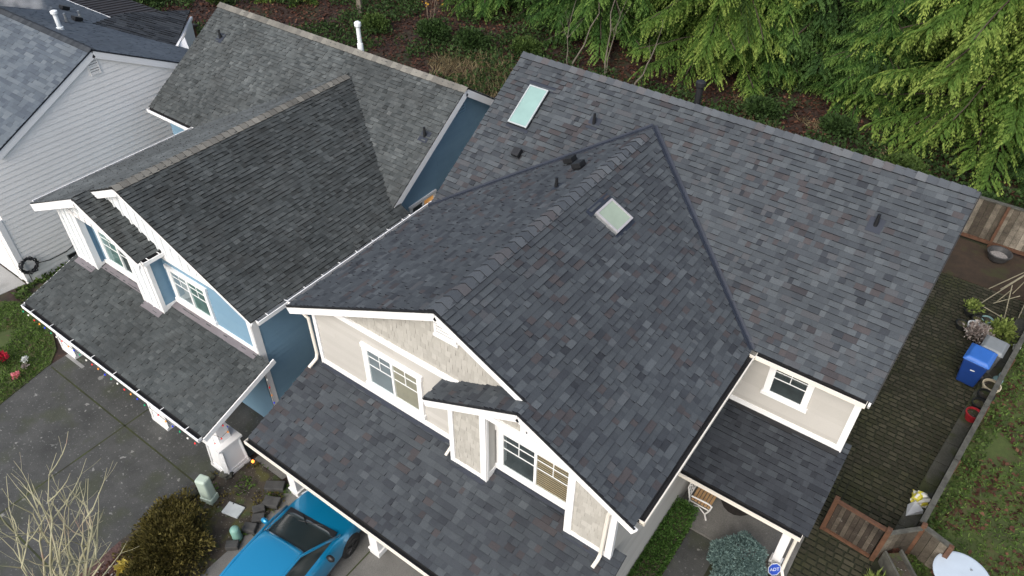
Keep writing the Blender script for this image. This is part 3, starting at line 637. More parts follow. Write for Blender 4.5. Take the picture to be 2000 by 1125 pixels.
pipe(B, onbm(-22.5, 14.35), .30, .036, M['black'], V=BVF, U=X); pipe(B, onbm(-12.92, 13.85), .30, .036, M['black'], V=BVF, U=X)
mb = MB(); mb.tube([(-16.95, 15.55, 6.9), (-16.95, 15.55, 7.20), (-16.95, 15.55, 7.22), (-16.95, 15.55, 7.75)], [.10, .09, .066, .066], 12); mb.tube([(-16.95, 15.55, 7.72), (-16.95, 15.55, 7.76), (-16.95, 15.55, 7.86), (-16.95, 15.55, 7.90)], [.08, .105, .105, .04], 14); mb.build('flue', M['whitemetal'], B)
def pedestal(x, y, lights=False):
    mb = MB(); a, b_, h = .36, .30, 1.02
    def frus(z0, z1, r0, r1):
        vs = [(x+sx*r0, y+sy*r0, z0) for sx, sy in ((-1,-1),(1,-1),(1,1),(-1,1))]+[(x+sx*r1, y+sy*r1, z1) for sx, sy in ((-1,-1),(1,-1),(1,1),(-1,1))]
        mb.solid(vs, [(3,2,1,0),(4,5,6,7),(0,1,5,4),(1,2,6,5),(2,3,7,6),(3,0,4,7)])
    frus(0, .10, a, a); frus(.10, h, a-.025, b_); frus(h, h+.07, b_+.06, b_+.06); frus(h+.07, 2.2, .17, .14)
    for sx, sy in ((1, 0), (0, -1)):      # raised panel frames on the seen faces
        for k in (-1, 1):
            r0 = a-.02; r1 = b_+.005
            if sx: mb.beam((x+r0, y+k*(r0-.05), .11), (x+r1, y+k*(r1-.05), h), .03, .09)
            else: mb.beam((x+k*(r0-.05), y-r0, .11), (x+k*(r1-.05), y-r1, h), .09, .03)
        if sx: mb.box((x+b_, y-b_+.02, h-.10), (x+b_+.018, y+b_-.02, h)); mb.box((x+a-.04, y-a+.05, .10), (x+a-.01, y+a-.05, .20))
        else: mb.box((x-b_+.02, y-b_-.018, h-.10), (x+b_-.02, y-b_, h)); mb.box((x-a+.05, y-a+.01, .10), (x+a-.05, y-a+.04, .20))
    return mb.build('porch_column', M['trim'], B)
for x in (-20.26, -15.62, -13.0): pedestal(x, 5.46)
mb = MB(); mb.box((-20.3, 5.36, 2.05), (-12.7, 5.60, 2.30)); mb.build('porch_beam', M['trim'], B)
# ------------------------------------------------------------------ pale house (left)
Cc = thing('pale_grey_house', 'pale grey lap-sided house with a slate-blue shingle roof at the left edge', 'house', (-31, 11, 0))
cy, cz, cs = 10.86, 6.70, .508; ck = math.sqrt(1+cs*cs); CVF = dslope(Y, cs); CVB = dslope(-Y, cs)
mb = MB(); TC = dict(exp=.145, wmin=.15, wmax=.4, t=.013)
slope_roof(mb, V3((-42, 7.0, cz-cs*3.86)), X, CVF, [(0, 0), (17.66, 0), (17.66, 3.86*ck), (0, 3.86*ck)], 71, **TC)
slope_roof(mb, V3((-24.34, 16.3, cz-cs*5.44)), -X, CVB, [(0, 0), (17.66, 0), (17.66, 5.44*ck), (0, 5.44*ck)], 72, tone=lambda r, u, v: r.uniform(.0, .45), **TC)
slope_roof(mb, V3((-36, 5.95, 2.62)), X, dslope(Y, .35), [(0, 0), (11.35, 0), (11.35, .4), (0, 1.1)], 73, **TC)
roofC = mb.build('roof', M['shingle_c'], Cc)
mb = MB(); caps(mb, (-42, cy, cz), (-24.33, cy, cz), -CVF, -CVB, half=.15, step=.16, seed=8, h=.03); mb.build('ridge_cap', M['shingle_d'], roofC)
mb = PB(); rake(mb, (-24.38, 6.98, cz-cs*3.88), (-24.38, cy, cz), .24, .05, .16); rake(mb, (-24.38, cy, cz), (-24.38, 16.3, cz-cs*5.44), .24, .05, .16)
mb.beam((-42, 16.33, 3.87), (-31.4, 16.33, 3.87), .04, .14); mb.build('rake_board', M['trim'], roofC)
gutter(Cc, (-42, 7.0, 4.67), (-24.42, 7.0, 4.67), -Y, M['trim']); gutter(Cc, (-36, 5.95, 2.56), (-24.68, 5.95, 2.56), -Y, M['trim'])
mb = MB(); P = V3((-24.45, 0, 0)); q = [(6.12, 0), (15.9, 0), (15.9, 4.05), (cy, cz-.1), (7.2, 4.75), (6.12, 2.62)]
for qq in ([(6.12, 0), (15.9, 0), (15.9, 2.6), (6.12, 2.6)], [(6.3, 2.6), (15.9, 2.6), (15.9, 4.05), (cy, cz-.1), (7.1, 4.68), (6.3, 3.1)]): wall_flat(mb, P, Y, Z, qq); tabs(mb, P, Y, Z, qq, seed=74, **dict(LAP, exp=.18, t=.016))
wall_flat(mb, V3((0, 6.12, 0)), X, Z, [(-36, 0), (-24.46, 0), (-24.46, 2.6), (-36, 2.6)]); wall_flat(mb, V3((0, 7.2, 0)), X, Z, [(-42, 2.6), (-24.6, 2.6), (-24.6, 4.7), (-42, 4.7)]); wall_flat(mb, V3((0, 15.9, 0)), -X, Z, [(24.5, 0), (42, 0), (42, 4), (24.5, 4)])
mb.build('wall', M['lap_white'], Cc)
mb = PB(); P = V3((-24.45, 0, 0)); board(P, Y, Z, 6.09, 6.26, .25, 2.6, .035); P = V3((0, 6.12, 0)); board(P, X, Z, -24.62, -24.42, .0, 2.6, .035); board(P, X, Z, -29.6, -29.4, 0, 2.3, .035); board(P, X, Z, -29.6, -24.9, 2.3, 2.5, .035); board(P, X, Z, -25.1, -24.9, 0, 2.3, .035)
mb.build('trim_board', M['trim'], Cc)
mb = MB(); P = V3((0, 6.12, 0))
for j in range(4): mb.prism([(-29.4, j*.575+.01), (-25.1, j*.575+.01), (-25.1, j*.575+.565), (-29.4, j*.575+.565)], P, X, Z, 0, .02)
mb.build('garage_door', M['batten'], Cc)
vent_louvre(Cc, V3((-24.45, 10.62, 5.9)), Y, Z, .30, .48, M['lap_white'], .03)
mb = MB(); P = V3((-24.45, 0, 0))
mb.prism([(7.55, .16), (8.0, .16), (8.0, .36), (7.55, .36)], P, Y, Z, 0, .02); 
fv = mb.build('foundation_vent', M['galv'], Cc); mb = MB(); mb.prism([(7.59, .19), (7.96, .19), (7.96, .33), (7.59, .33)], P, Y, Z, .02, .024); mb.build('mesh_screen', M['gutter_in'], fv)
def oncb(x, y): return V3((x, y, cz-cs*(y-cy)))
mb = MB(); p = oncb(-27.64, 11.56); mb.tube([p-Z*.05, p+Z*.08, p+Z*.09, p+Z*.55], [.12, .12, .075, .075], 12); mb.tube([p+Z*.53, p+Z*.56, p+Z*.64, p+Z*.67], [.10, .12, .12, .05], 12); fl = mb.build('flue', M['whitemetal'], Cc)
for xx, yy in ((-31.3, 14.0), (-29.7, 12.75)): pipe(Cc, oncb(xx, yy), .35, .04, M['galv'], V=CVB, U=-X)
boxvent(Cc, oncb(-33.4, 14.4), -X, CVB, .2); boxvent(Cc, oncb(-30.6, 13.5), -X, CVB, .2)
# rear hipped addition rising behind its back slope
mb = MB(); a0, a1, a2, a3, a4 = oncb(-30.61, 14.06), oncb(-28.75, 15.45), oncb(-28.25, 15.9), V3((-30.3, 18.1, 4.2)), V3((-30.73, 15.4, 5.05))
for tri, sd_ in (((a0, a1, a4), 75), ((a1, a2, a3, a4), 76)):
    U_ = (tri[1]-tri[0]).normalized(); n_ = U_.cross(tri[-1]-tri[0]).normalized(); V_ = n_.cross(U_); poly = [((p-tri[0]).dot(U_), (p-tri[0]).dot(V_)) for p in tri]
    mb.prism(poly, tri[0], U_, V_, -.08, .0, .2, side=-1); tabs(mb, tri[0], U_, V_, poly, seed=sd_, exp=.15, wmin=.2, wmax=.5)
mb.face([a4, a3, V3((-33, 17.5, 4.0)), V3((-32.6, 15.6, 4.5))], .2)
hip = mb.build('hip_roof', M['shingle_d'], Cc)
mb = MB(); mb.beam(a2+V3((.06, .03, -.03)), a3+V3((.06, .03, -.03)), .10, .10); mb.build('fascia', M['trim'], hip)
mb = MB(); mb.face([a2+V3((.02, 0, -.1)), V3((-27.75, 16.2, 3.75)), V3((-28.6, 16.6, 4.2))]); mb.face([a2+V3((.02, 0, -.1)), V3((-28.6, 16.6, 4.2)), V3((-30.1, 18.0, 4.1)), V3((-30.0, 17.8, 0)), V3((-28.3, 16.0, 0))]); mb.build('gable_end', M['trim'], hip)
# far patio cover behind it
D = thing('patio_cover', 'dark ribbed patio roof behind the pale house at the top left corner', 'patio cover', (-36, 18, 0))
mb = MB(); Vd = dslope(-Y, .12); mb.prism([(0, 0), (9, 0), (9, 2.9), (0, 2.9)], V3((-32.3, 19.6, 2.9)), -X, Vd, -.05, 0)
for i in range(24): mb.prism([(i*.38+.05, 0), (i*.38+.10, 0), (i*.38+.10, 2.9), (i*.38+.05, 2.9)], V3((-32.3, 19.6, 2.9)), -X, Vd, 0, .03)
mb.build('roof', plain('dark_brown_metal', (.022, .018, .018), .6, .3, 3), D)
mb = MB()
for x in (-32.5, -36.5, -41): mb.box((x-.06, 19.4, 0), (x+.06, 19.52, 2.9))
mb.build('post', M['wood_red'], D)

# ------------------------------------------------------------------ ground, drives, lawns
def gmat(name, stops, scale, rough=.9, spots=None, extra=None, bumps=.4):
    m, n, l, b = mk(name)
    col = ramp(n, l, noise(n, l, scale, 8, .65), stops)
    for s in (spots or []):
        col = mix(n, l, col, s[0], ramp(n, l, noise(n, l, s[1], 3, .55), [(s[2], 0.0), (s[2]+s[4], s[3])]))
    col = mix(n, l, col, ramp(n, l, noise(n, l, 45, 2, .7), [(.3, .72), (.7, 1.12)]), 1.0, 'MULTIPLY')
    l.new(col, b.inputs['Base Color']); b.inputs['Roughness'].default_value = rough
    bump(n, l, b, noise(n, l, 30, 4, .7), bumps, .02); return m
M['forest_floor'] = gmat('leaf_litter_floor', [(.3, (.014, .009, .007)), (.5, (.032, .018, .013)), (.7, (.060, .032, .022))], 2.2, spots=[((.030, .040, .014), .5, .52, .7, .1), ((.11, .045, .03), 7, .62, .6, .06)])
M['drive_dark'] = gmat('dark_aggregate_concrete', [(.3, (.042, .044, .042)), (.7, (.084, .086, .082))], 1.4, .85, spots=[((.30, .30, .28), 3.2, .66, .7, .02), ((.19, .195, .185), 14, .62, .7, .05), ((.045, .055, .02), .9, .54, .45, .12), ((.024, .025, .024), .6, .6, .6, .15)])
M['drive_light'] = gmat('grey_aggregate_concrete', [(.3, (.13, .128, .118)), (.7, (.21, .205, .19))], 1.2, .85, spots=[((.06, .06, .055), 1.2, .58, .5, .12), ((.30, .29, .27), 12, .66, .5, .05)])
M['drive_pale'] = gmat('pale_concrete', [(.3, (.24, .24, .235)), (.7, (.33, .33, .32))], .8, .85, spots=[((.15, .15, .14), 1.2, .58, .4, .12)])
M['soil'] = gmat('mossy_bed_soil', [(.3, (.030, .024, .018)), (.7, (.075, .062, .045))], 3.0, spots=[((.085, .085, .02), 1.8, .52, .8, .1), ((.05, .075, .02), 4, .58, .7, .08), ((.35, .34, .31), 22, .66, .8, .03)])
M['bark'] = gmat('red_bark_chips', [(.3, (.035, .018, .016)), (.7, (.15, .085, .075))], 18, spots=[((.40, .36, .34), 30, .66, .7, .03)])
M['lawn'] = gmat('lawn_turf', [(.3, (.040, .046, .016)), (.5, (.055, .080, .018)), (.7, (.085, .115, .028))], 1.6, spots=[((.085, .060, .028), 1.1, .54, .8, .14), ((.10, .045, .035), 3.5, .63, .8, .05)])
M['strip'] = gmat('mossy_concrete', [(.3, (.045, .046, .036)), (.7, (.10, .10, .082))], 1.6, spots=[((.045, .055, .012), 1.3, .5, .8, .12), ((.16, .16, .14), 8, .68, .5, .05)])
M['sand'] = gmat('dark_paver_joint', [(.3, (.016, .018, .010)), (.7, (.030, .036, .014))], 3.0)
M['paver'] = toned('mossy_paver', [(0.0, (.036, .034, .022)), (.5, (.050, .046, .030)), (1.0, (.074, .068, .045))], (.016, .018, .010), .85, .4, 40, .4, .45, ((.034, .040, .010), .55, .48, .75))
M['block'] = plain('dark_concrete_block', (.075, .075, .072), .85, .35, 5, fine=.3)
tag(ground_poly('ground', [(-140, -60), (80, -60), (80, 140), (-140, 140)], -.02, M['forest_floor'], .5), kind='structure')
ground_poly('driveway', [(-20.15, -14), (-13.0, -14), (-12.8, 1.7), (-12.72, 3.0), (-13.2, 4.4), (-12.9, 5.0), (-12.6, 7.2), (-20.4, 7.2), (-20.3, 4.55)], 0, M['drive_dark'])
ground_poly('side_path', [(-12.6, 5.9), (-11.5, 5.9), (-11.1, 7.6), (-11.1, 24), (-12.68, 24)], -.004, M['drive_light'])
ground_poly('garage_apron', [(-10.95, -10), (-2.85, -10), (-2.85, 7.6), (-11.1, 7.6), (-11.2, 5.9)], 0, M['drive_light'])
ground_poly('neighbour_drive', [(-38, -10), (-24.75, -10), (-24.75, 5.2), (-24.62, 6.05), (-38, 6.1)], 0, M['drive_pale'])
ground_poly('garden_bed', [(-13.3, 2.4), (-11.0, 1.2), (-10.97, 5.4), (-11.3, 5.88), (-12.55, 5.88), (-12.95, 5.0), (-13.24, 4.4)], .012, M['soil'])
ground_poly('bark_bed', [(-13.0, -6), (-10.97, -6), (-11.0, 1.2), (-13.3, 2.4)], .008, M['bark'])
ground_poly('front_lawn', [(-24.6, -8), (-20.2, -8), (-19.95, 2.84), (-20.33, 4.55), (-20.8, 5.0), (-21.6, 5.33), (-23.9, 5.45), (-24.6, 4.9)], .02, M['lawn'])
ground_poly('side_bed', [(-24.4, 5.6), (-20.5, 5.45), (-20.5, 12), (-24.4, 12)], .006, M['soil'])
ground_poly('front_walk', [(-2.75, 6.0), (-1.4, 6.0), (-1.4, 10.9), (-2.2, 10.9), (-2.2, 9.2), (-2.75, 9.0)], .0, M['drive_dark'])
ground_poly('porch_slab', [(-2.76, 10.92), (.19, 10.92), (.19, 12.6), (-2.76, 12.6)], .06, M['drive_light'])
KA, KB = V3((1.92, 13.88, 0)), V3((3.05, 23.76, 0)); kd = (KB-KA).normalized()
def kx(y): return KA.x+(y-KA.y)*(KB.x-KA.x)/(KB.y-KA.y)
FA, FB = V3((2.30, 13.6, 0)), V3((3.62, 25.6, 0))
def fx(y): return FA.x+(y-FA.y)*(FB.x-FA.x)/(FB.y-FA.y)
ground_poly('patio_bed', [(-1.4, 6), (kx(6)+.1, 6), (kx(28)+2.0, 28), (-.2, 28), (.0, 12.62), (.19, 12.62), (.19, 10.9), (-1.4, 10.9)], -.002, M['sand'])
mb = MB()
PAV = dict(exp=.165, wmin=.19, wmax=.28, t=.035, gap=.046, vary=False, flat=True, longp=0)
tabs(mb, V3((0, 0, 0)), X, Y, [(.06, 12.98), (kx(12.98), 12.98), (kx(25.4), 25.4), (.06, 25.4)], seed=81, **PAV)
tabs(mb, V3((0, 0, 0)), X, Y, [(.2, 8.5), (1.75, 8.5), (1.75, 12.95), (.2, 12.95)], seed=82, **PAV)
tabs(mb, V3((0, 0, 0)), X, Y, [(-.3, 8.5), (.18, 8.5), (.18, 10.9), (-.3, 10.9)], seed=83, **PAV)
pv = mb.build('paving', M['paver']); tag(pv, kind='structure')
M['dirt'] = gmat('rusty_needle_dirt', [(.3, (.026, .019, .011)), (.7, (.062, .038, .022))], 2.0, spots=[((.038, .042, .012), 1.0, .55, .7, .1)])
ground_poly('patio_dirt', [(.06, 25.45), (kx(25.4)+1.5, 25.45), (kx(28)+2, 28.0), (.06, 28.0)], .02, M['dirt'])
mb = MB(); n_ = 14
for i in range(n_):
    ya, yb = 13.2+i*12.0/n_, 13.2+(i+1)*12.0/n_-.015
    mb.prism([(kx(ya), ya), (fx(ya)-.03, ya), (fx(yb)-.03, yb), (kx(yb), yb)], V3((0,0,0)), X, Y, -.1, .10)
tag(mb.build('kerb_strip', M['strip'], bevel=.02), kind='structure')
ground_poly('side_lawn', [(fx(2)+.1, 2), (22, 2), (22, 40), (fx(28)+.1, 28)], .01, M['lawn'])
# concrete joints with moss
mb = MB()
for p, q in (((-20.2, 4.5), (-12.95, 4.5)), ((-16.4, -8), (-16.4, 7)), ((-20.1, 1.0), (-12.9, 1.0)), ((-20, -2.5), (-13, -2.5))):
    p = V3((*p, .003)); q = V3((*q, .003)); d = (q-p).normalized(); s_ = V3((-d.y, d.x, 0))*.022; mb.face([p-s_, q-s_, q+s_, p+s_])
mb2 = MB()
for p, q in (((-10.9, 4.4), (-2.9, 4.4)), ((-8.2, -8), (-8.2, 7.5)), ((-10.9, 1.4), (-2.9, 1.4))):
    p = V3((*p, .003)); q = V3((*q, .003)); d = (q-p).normalized(); s_ = V3((-d.y, d.x, 0))*.018; mb2.face([p-s_, q-s_, q+s_, p+s_])
M['joint'] = gmat('mossy_joint', [(.3, (.020, .020, .014)), (.7, (.055, .070, .014))], 2.0)
tag(mb.build('driveway_joint', M['joint']), kind='structure'); tag(mb2.build('apron_joint', M['joint']), kind='structure')
mb = MB(); mb.prism([(-20.3, 5.0), (-19.4, 5.0), (-19.4, 5.1), (-20.3, 5.1)], V3((0,0,0)), X, Y, -.1, .01); tag(mb.build('threshold_strip', M['drive_pale']), kind='structure')

# ------------------------------------------------------------------ foliage helpers (numpy)
rg = np.random.default_rng(5)
def qmesh(name, quads, tones, mat, parent=None, kind=None):
    """quads (n,4,3)"""
    n = len(quads); me = bpy.data.meshes.new(name)
    me.vertices.add(n*4); me.vertices.foreach_set('co', np.ascontiguousarray(quads, dtype=np.float32).ravel())
    me.loops.add(n*4); me.loops.foreach_set('vertex_index', np.arange(n*4, dtype=np.int32))
    me.polygons.add(n); me.polygons.foreach_set('loop_start', np.arange(0, n*4, 4, dtype=np.int32))
    a = me.attributes.new('tone', 'FLOAT', 'FACE'); a.data.foreach_set('value', np.asarray(tones, dtype=np.float32))
    me.update(calc_edges=True); me.validate(); me.materials.append(mat)
    o = bpy.data.objects.new(name, me); COL.objects.link(o)
    if parent: o.parent = parent
    if kind: o['kind'] = kind
    return o
def unit(v): return v/np.maximum(np.linalg.norm(v, axis=-1, keepdims=True), 1e-9)
def leafquads(c, d, s, L, W):
    """diamond leaf from base c along d, half-width along s"""
    d = d*np.reshape(L, (-1, 1)); s = s*np.reshape(W, (-1, 1))
    return np.stack([c, c+d*.45+s, c+d, c+d*.45-s], axis=1)
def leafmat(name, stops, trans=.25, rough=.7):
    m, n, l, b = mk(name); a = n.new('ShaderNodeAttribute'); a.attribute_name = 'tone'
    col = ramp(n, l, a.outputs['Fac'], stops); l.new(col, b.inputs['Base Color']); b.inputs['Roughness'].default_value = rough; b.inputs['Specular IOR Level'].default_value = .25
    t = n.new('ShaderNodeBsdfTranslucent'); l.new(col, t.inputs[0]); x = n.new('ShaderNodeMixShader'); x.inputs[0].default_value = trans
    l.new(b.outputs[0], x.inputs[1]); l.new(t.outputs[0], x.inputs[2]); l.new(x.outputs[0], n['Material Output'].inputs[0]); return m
M['lf_green'] = leafmat('mid_green_leaf', [(0, (.030, .055, .014)), (.6, (.075, .125, .028)), (1, (.13, .19, .05))])
M['lf_hedge'] = leafmat('hedge_leaf', [(0, (.028, .065, .014)), (.6, (.065, .14, .026)), (1, (.12, .22, .05))])
M['lf_gold'] = leafmat('golden_brown_leaf', [(0, (.045, .038, .014)), (.5, (.125, .105, .028)), (1, (.25, .21, .06))])
M['lf_blue'] = leafmat('blue_green_needle', [(0, (.06, .10, .095)), (.6, (.15, .23, .215)), (1, (.28, .38, .35))], .1)
M['lf_lime'] = leafmat('lime_leaf', [(0, (.09, .14, .03)), (1, (.28, .34, .09))])
M['lf_pale'] = leafmat('pale_pink_leaf', [(0, (.12, .08, .07)), (.5, (.38, .33, .30)), (1, (.60, .58, .55))])
M['lf_ivy'] = leafmat('ivy_leaf', [(0, (.018, .036, .012)), (.6, (.040, .080, .020)), (1, (.075, .130, .036))])
M['lf_dry'] = leafmat('dry_grass_blade', [(0, (.10, .075, .035)), (1, (.36, .30, .17))])
M['lf_red'] = leafmat('fallen_leaf', [(0, (.028, .012, .008)), (.6, (.070, .030, .020)), (1, (.16, .075, .045))], .1)
M['lf_grass'] = leafmat('grass_blade', [(0, (.045, .080, .016)), (.6, (.085, .155, .028)), (1, (.15, .22, .05))])
M['twig'] = plain('bare_twig', (.16, .12, .085), .8, .3, 6)
def leafball(name, c, rad, n, L, W, mat, parent=None, shell=.35, up=.5, lob=0.25, kind=None, boxy=False):
    c = np.array(c); rad = np.array(rad)
    d = unit(rg.normal(size=(n, 3))); d[:, 2] = np.where(d[:, 2] < -.35, -d[:, 2], d[:, 2])
    r = 1-shell*rg.random(n)**1.5
    lobn = 1+lob*np.sin(d[:, 0]*5+c[0])*np.sin(d[:, 1]*6+c[1])+lob*.5*np.sin(d[:, 2]*9+d[:, 0]*7)
    if boxy: d = d/np.max(np.abs(d), axis=1, keepdims=True); lobn = 1+.04*np.sin(d[:, 1]*40)
    p = c+d*rad*(r*lobn)[:, None]
    o = unit(d+rg.normal(size=(n, 3))*.7+np.array([0, 0, up])); s = unit(np.cross(o, rg.normal(size=(n, 3))))
    k = rg.uniform(.6, 1.3, n)
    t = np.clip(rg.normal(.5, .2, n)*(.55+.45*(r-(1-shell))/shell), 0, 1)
    return qmesh(name, leafquads(p, o, s, L*k, W*k), t, mat, parent, kind)
def shrub(name, label, cat, c, rad, n, L, W, mat, group=None, **kw):
    e = thing(name, label, cat, (c[0], c[1], 0), group)
    q = leafball('foliage', (0, 0, c[2]), rad, n, L, W, mat, e, **kw)
    mb = MB()
    for i in range(5):
        a = i*1.26; mb.tube([(c[0], c[1], 0), (c[0]+math.cos(a)*rad[0]*.3, c[1]+math.sin(a)*rad[1]*.3, c[2]*.6), (c[0]+math.cos(a)*rad[0]*.55, c[1]+math.sin(a)*rad[1]*.55, c[2]*1.0+rad[2]*.3)], [.02, .012, .005], 5)
    mb.build('stem', M['twig'], e); return e
def scatter(name, xr_, yr_, n, L, W, mat, zmax=.08, keep=None, up=.6, lie=False):
    x = rg.uniform(*xr_, n); y = rg.uniform(*yr_, n)
    if keep is not None: k = keep(x, y); x, y = x[k], y[k]
    n = len(x); p = np.stack([x, y, rg.uniform(.005, zmax, n)], 1)
    o = rg.normal(size=(n, 3)); o[:, 2] = np.abs(o[:, 2])*up+ (0 if lie else .25); 
    if lie: o[:, 2] *= .25
    o = unit(o); s = unit(np.cross(o, rg.normal(size=(n, 3)) + np.array([0, 0, 2.0 if lie else 0]))); k = rg.uniform(.6, 1.4, n)
    return qmesh(name, leafquads(p, o, s, L*k, W*k), np.clip(rg.normal(.5, .25, n), 0, 1), mat, kind='stuff')
def wave(x, y, f=1.0, ph=0): return np.sin(x*f*1.3+ph+1.7*np.sin(y*f*.7+ph))*np.sin(y*f*1.1+ph*2+1.3*np.sin(x*f*.9))
def inpoly(x, y, poly):
    ins = np.zeros(len(x), bool); j = len(poly)-1
    for i in range(len(poly)):
        xi, yi = poly[i]; xj, yj = poly[j]
        ins ^= ((yi > y) != (yj > y)) & (x < (xj-xi)*(y-yi)/(yj-yi+1e-12)+xi); j = i
    return ins
LAWN = [(-24.5, -2), (-20.2, -2), (-19.97, 2.84), (-20.35, 4.5), (-20.85, 4.95), (-21.6, 5.28), (-23.9, 5.4), (-24.5, 4.9)]
scatter('lawn_grass', (-24.6, -19.9), (-1, 5.5), 26000, .10, .012, M['lf_grass'], .03, lambda x, y: inpoly(x, y, LAWN) & (wave(x, y, 1.5) > -.75))
scatter('side_lawn_grass', (2.3, 9), (8, 30), 40000, .10, .014, M['lf_grass'], .03, lambda x, y: (x > 2.45+(y-13.6)*.11) & (wave(x, y, .9, 1) > -.6))
scatter('fallen_leaves', (2.3, 9), (8, 30), 15000, .12, .045, M['lf_red'], .03, lambda x, y: (x > 2.5+(y-13.6)*.11) & (wave(x, y, 1.3, 2.2)+.45*(x < 3.6+(y-13.6)*.11) > .1) & (rg.random(len(x)) < .8), lie=True)
scatter('lawn_edge_weeds', (2.2, 4.5), (12, 27), 9000, .10, .03, M['lf_green'], .10, lambda x, y: (x > 2.42+(y-13.6)*.11) & (x < 2.9+(y-13.6)*.11) & (wave(x, y, 2.2) > -.3))
scatter('bed_moss_plants', (-13.3, -10.9), (1, 5.9), 5000, .07, .02, M['lf_gold'], .05, lambda x, y: (wave(x, y, 2.5) > .1) & (x > -13.1))
scatter('bed_weeds', (-13.0, -10.9), (2.5, 5.9), 2500, .08, .02, M['lf_grass'], .06, lambda x, y: wave(x, y, 3.5, 2) > .35)
scatter('side_bed_weeds', (-24.4, -20.5), (5.5, 9), 7000, .12, .03, M['lf_green'], .12, lambda x, y: wave(x, y, 2.0, 1) > -.2)
scatter('bark_chips', (-13.0, -11), (-2, 2.3), 4000, .06, .02, M['lf_pale'], .02, lambda x, y: rg.random(len(x)) < .35, lie=True)
scatter('bark_litter', (-13.0, -11), (-2, 2.3), 6000, .07, .025, M['lf_red'], .02, lie=True)

# ------------------------------------------------------------------ things in the yard
def dup(root, loc, rotz=0, label=None, scale=None):
    c = root.copy(); COL.objects.link(c); c.location = loc; c.rotation_euler = (0, 0, rotz)
    if scale: c.scale = scale
    if label: c['label'] = label
    for ch in list(root.children):
        d = ch.copy(); COL.objects.link(d); d.parent = c
        for g in list(ch.children):
            e = g.copy(); COL.objects.link(e); e.parent = d
    return c
# hedge, globe spruce, golden shrub
e = thing('hedge', 'clipped green box hedge along the beige side wall by the bench', 'hedge', (-2.47, 9.6, 0))
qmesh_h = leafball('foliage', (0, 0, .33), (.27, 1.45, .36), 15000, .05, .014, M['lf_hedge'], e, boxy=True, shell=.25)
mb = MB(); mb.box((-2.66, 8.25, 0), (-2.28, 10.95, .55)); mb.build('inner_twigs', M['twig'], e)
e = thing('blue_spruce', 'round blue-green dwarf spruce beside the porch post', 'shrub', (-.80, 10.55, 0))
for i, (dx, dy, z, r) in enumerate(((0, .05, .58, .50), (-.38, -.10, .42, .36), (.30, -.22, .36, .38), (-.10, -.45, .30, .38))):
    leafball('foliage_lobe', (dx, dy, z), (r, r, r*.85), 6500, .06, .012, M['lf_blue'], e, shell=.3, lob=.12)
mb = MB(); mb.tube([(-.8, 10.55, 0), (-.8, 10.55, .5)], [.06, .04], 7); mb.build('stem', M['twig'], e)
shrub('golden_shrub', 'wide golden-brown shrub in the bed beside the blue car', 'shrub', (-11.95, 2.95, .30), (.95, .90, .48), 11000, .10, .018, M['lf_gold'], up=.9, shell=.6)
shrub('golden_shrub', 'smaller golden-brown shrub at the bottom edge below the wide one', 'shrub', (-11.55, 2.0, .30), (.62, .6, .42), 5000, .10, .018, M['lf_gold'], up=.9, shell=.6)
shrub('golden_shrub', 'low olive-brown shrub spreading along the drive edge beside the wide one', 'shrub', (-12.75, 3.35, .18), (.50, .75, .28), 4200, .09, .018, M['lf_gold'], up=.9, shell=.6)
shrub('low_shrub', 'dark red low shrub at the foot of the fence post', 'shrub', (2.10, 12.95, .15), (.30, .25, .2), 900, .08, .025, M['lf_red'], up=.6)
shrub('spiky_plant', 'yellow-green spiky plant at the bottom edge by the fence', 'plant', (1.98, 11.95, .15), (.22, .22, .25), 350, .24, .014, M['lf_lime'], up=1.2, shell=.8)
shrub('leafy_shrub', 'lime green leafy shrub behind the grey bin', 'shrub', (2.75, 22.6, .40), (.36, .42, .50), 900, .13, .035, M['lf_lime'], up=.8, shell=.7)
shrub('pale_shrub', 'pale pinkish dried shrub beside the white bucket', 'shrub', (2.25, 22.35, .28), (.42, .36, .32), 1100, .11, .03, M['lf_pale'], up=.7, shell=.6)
# pots
def pot(name, label, x, y, r, h, mat, soil=True, z=0, cat='pot', group='plant pots along the patio edge', plant=None):
    e = thing(name, label, cat, (x, y, z), group); mb = MB()
    mb.lathe((x, y, z), [(r*.72, 0), (r*.95, h*.82), (r*1.06, h*.84), (r*1.06, h), (r*.92, h), (r*.86, h*.8)], 18, capb=False); mb.lathe((x, y, z), [(r*.72, .001), (.001, .001)], 18, capb=False)
    mb.build('body', mat, e)
    if soil: s_ = MB(); s_.lathe((x, y, z), [(r*.87, h*.8), (.001, h*.84)], 18, capb=False); s_.build('soil', M['soil'], e)
    if plant: leafball('leaves', (0, 0, h+plant[0]*.5), (plant[0], plant[0], plant[0]*.7), plant[1], .10, .03, plant[2], e, up=.8, shell=.8)
    return e
for k, c in (('pt_red', (.42, .025, .035)), ('pt_cream', (.62, .55, .40)), ('pt_white', (.72, .74, .73)), ('pt_black', (.018, .02, .02)), ('pt_teal', (.22, .36, .36)), ('pt_brown', (.16, .08, .05))): M[k] = plain(k.replace('pt_', '')+'_pot_glaze', c, .45, .12, 6)
pot('plant_pot', 'red pot on the mossy strip, nearest of the row along the fence', 2.74, 18.75, .21, .28, M['pt_red'], z=.1)
pot('plant_pot', 'black pot just behind the red pot by the fence', 2.80, 19.25, .20, .26, M['pt_black'], z=.1)
pot('plant_pot', 'wide black tub second behind the red pot', 2.88, 19.68, .22, .30, M['pt_black'], z=.1)
pot('plant_pot', 'cream pot at the far end of the fence row', 2.94, 20.15, .24, .32, M['pt_cream'], z=.1)
pot('bucket', 'white bucket of soil beside the pale shrub', 2.02, 22.75, .19, .34, M['pt_white'], cat='bucket', group='pots clustered on the paving')
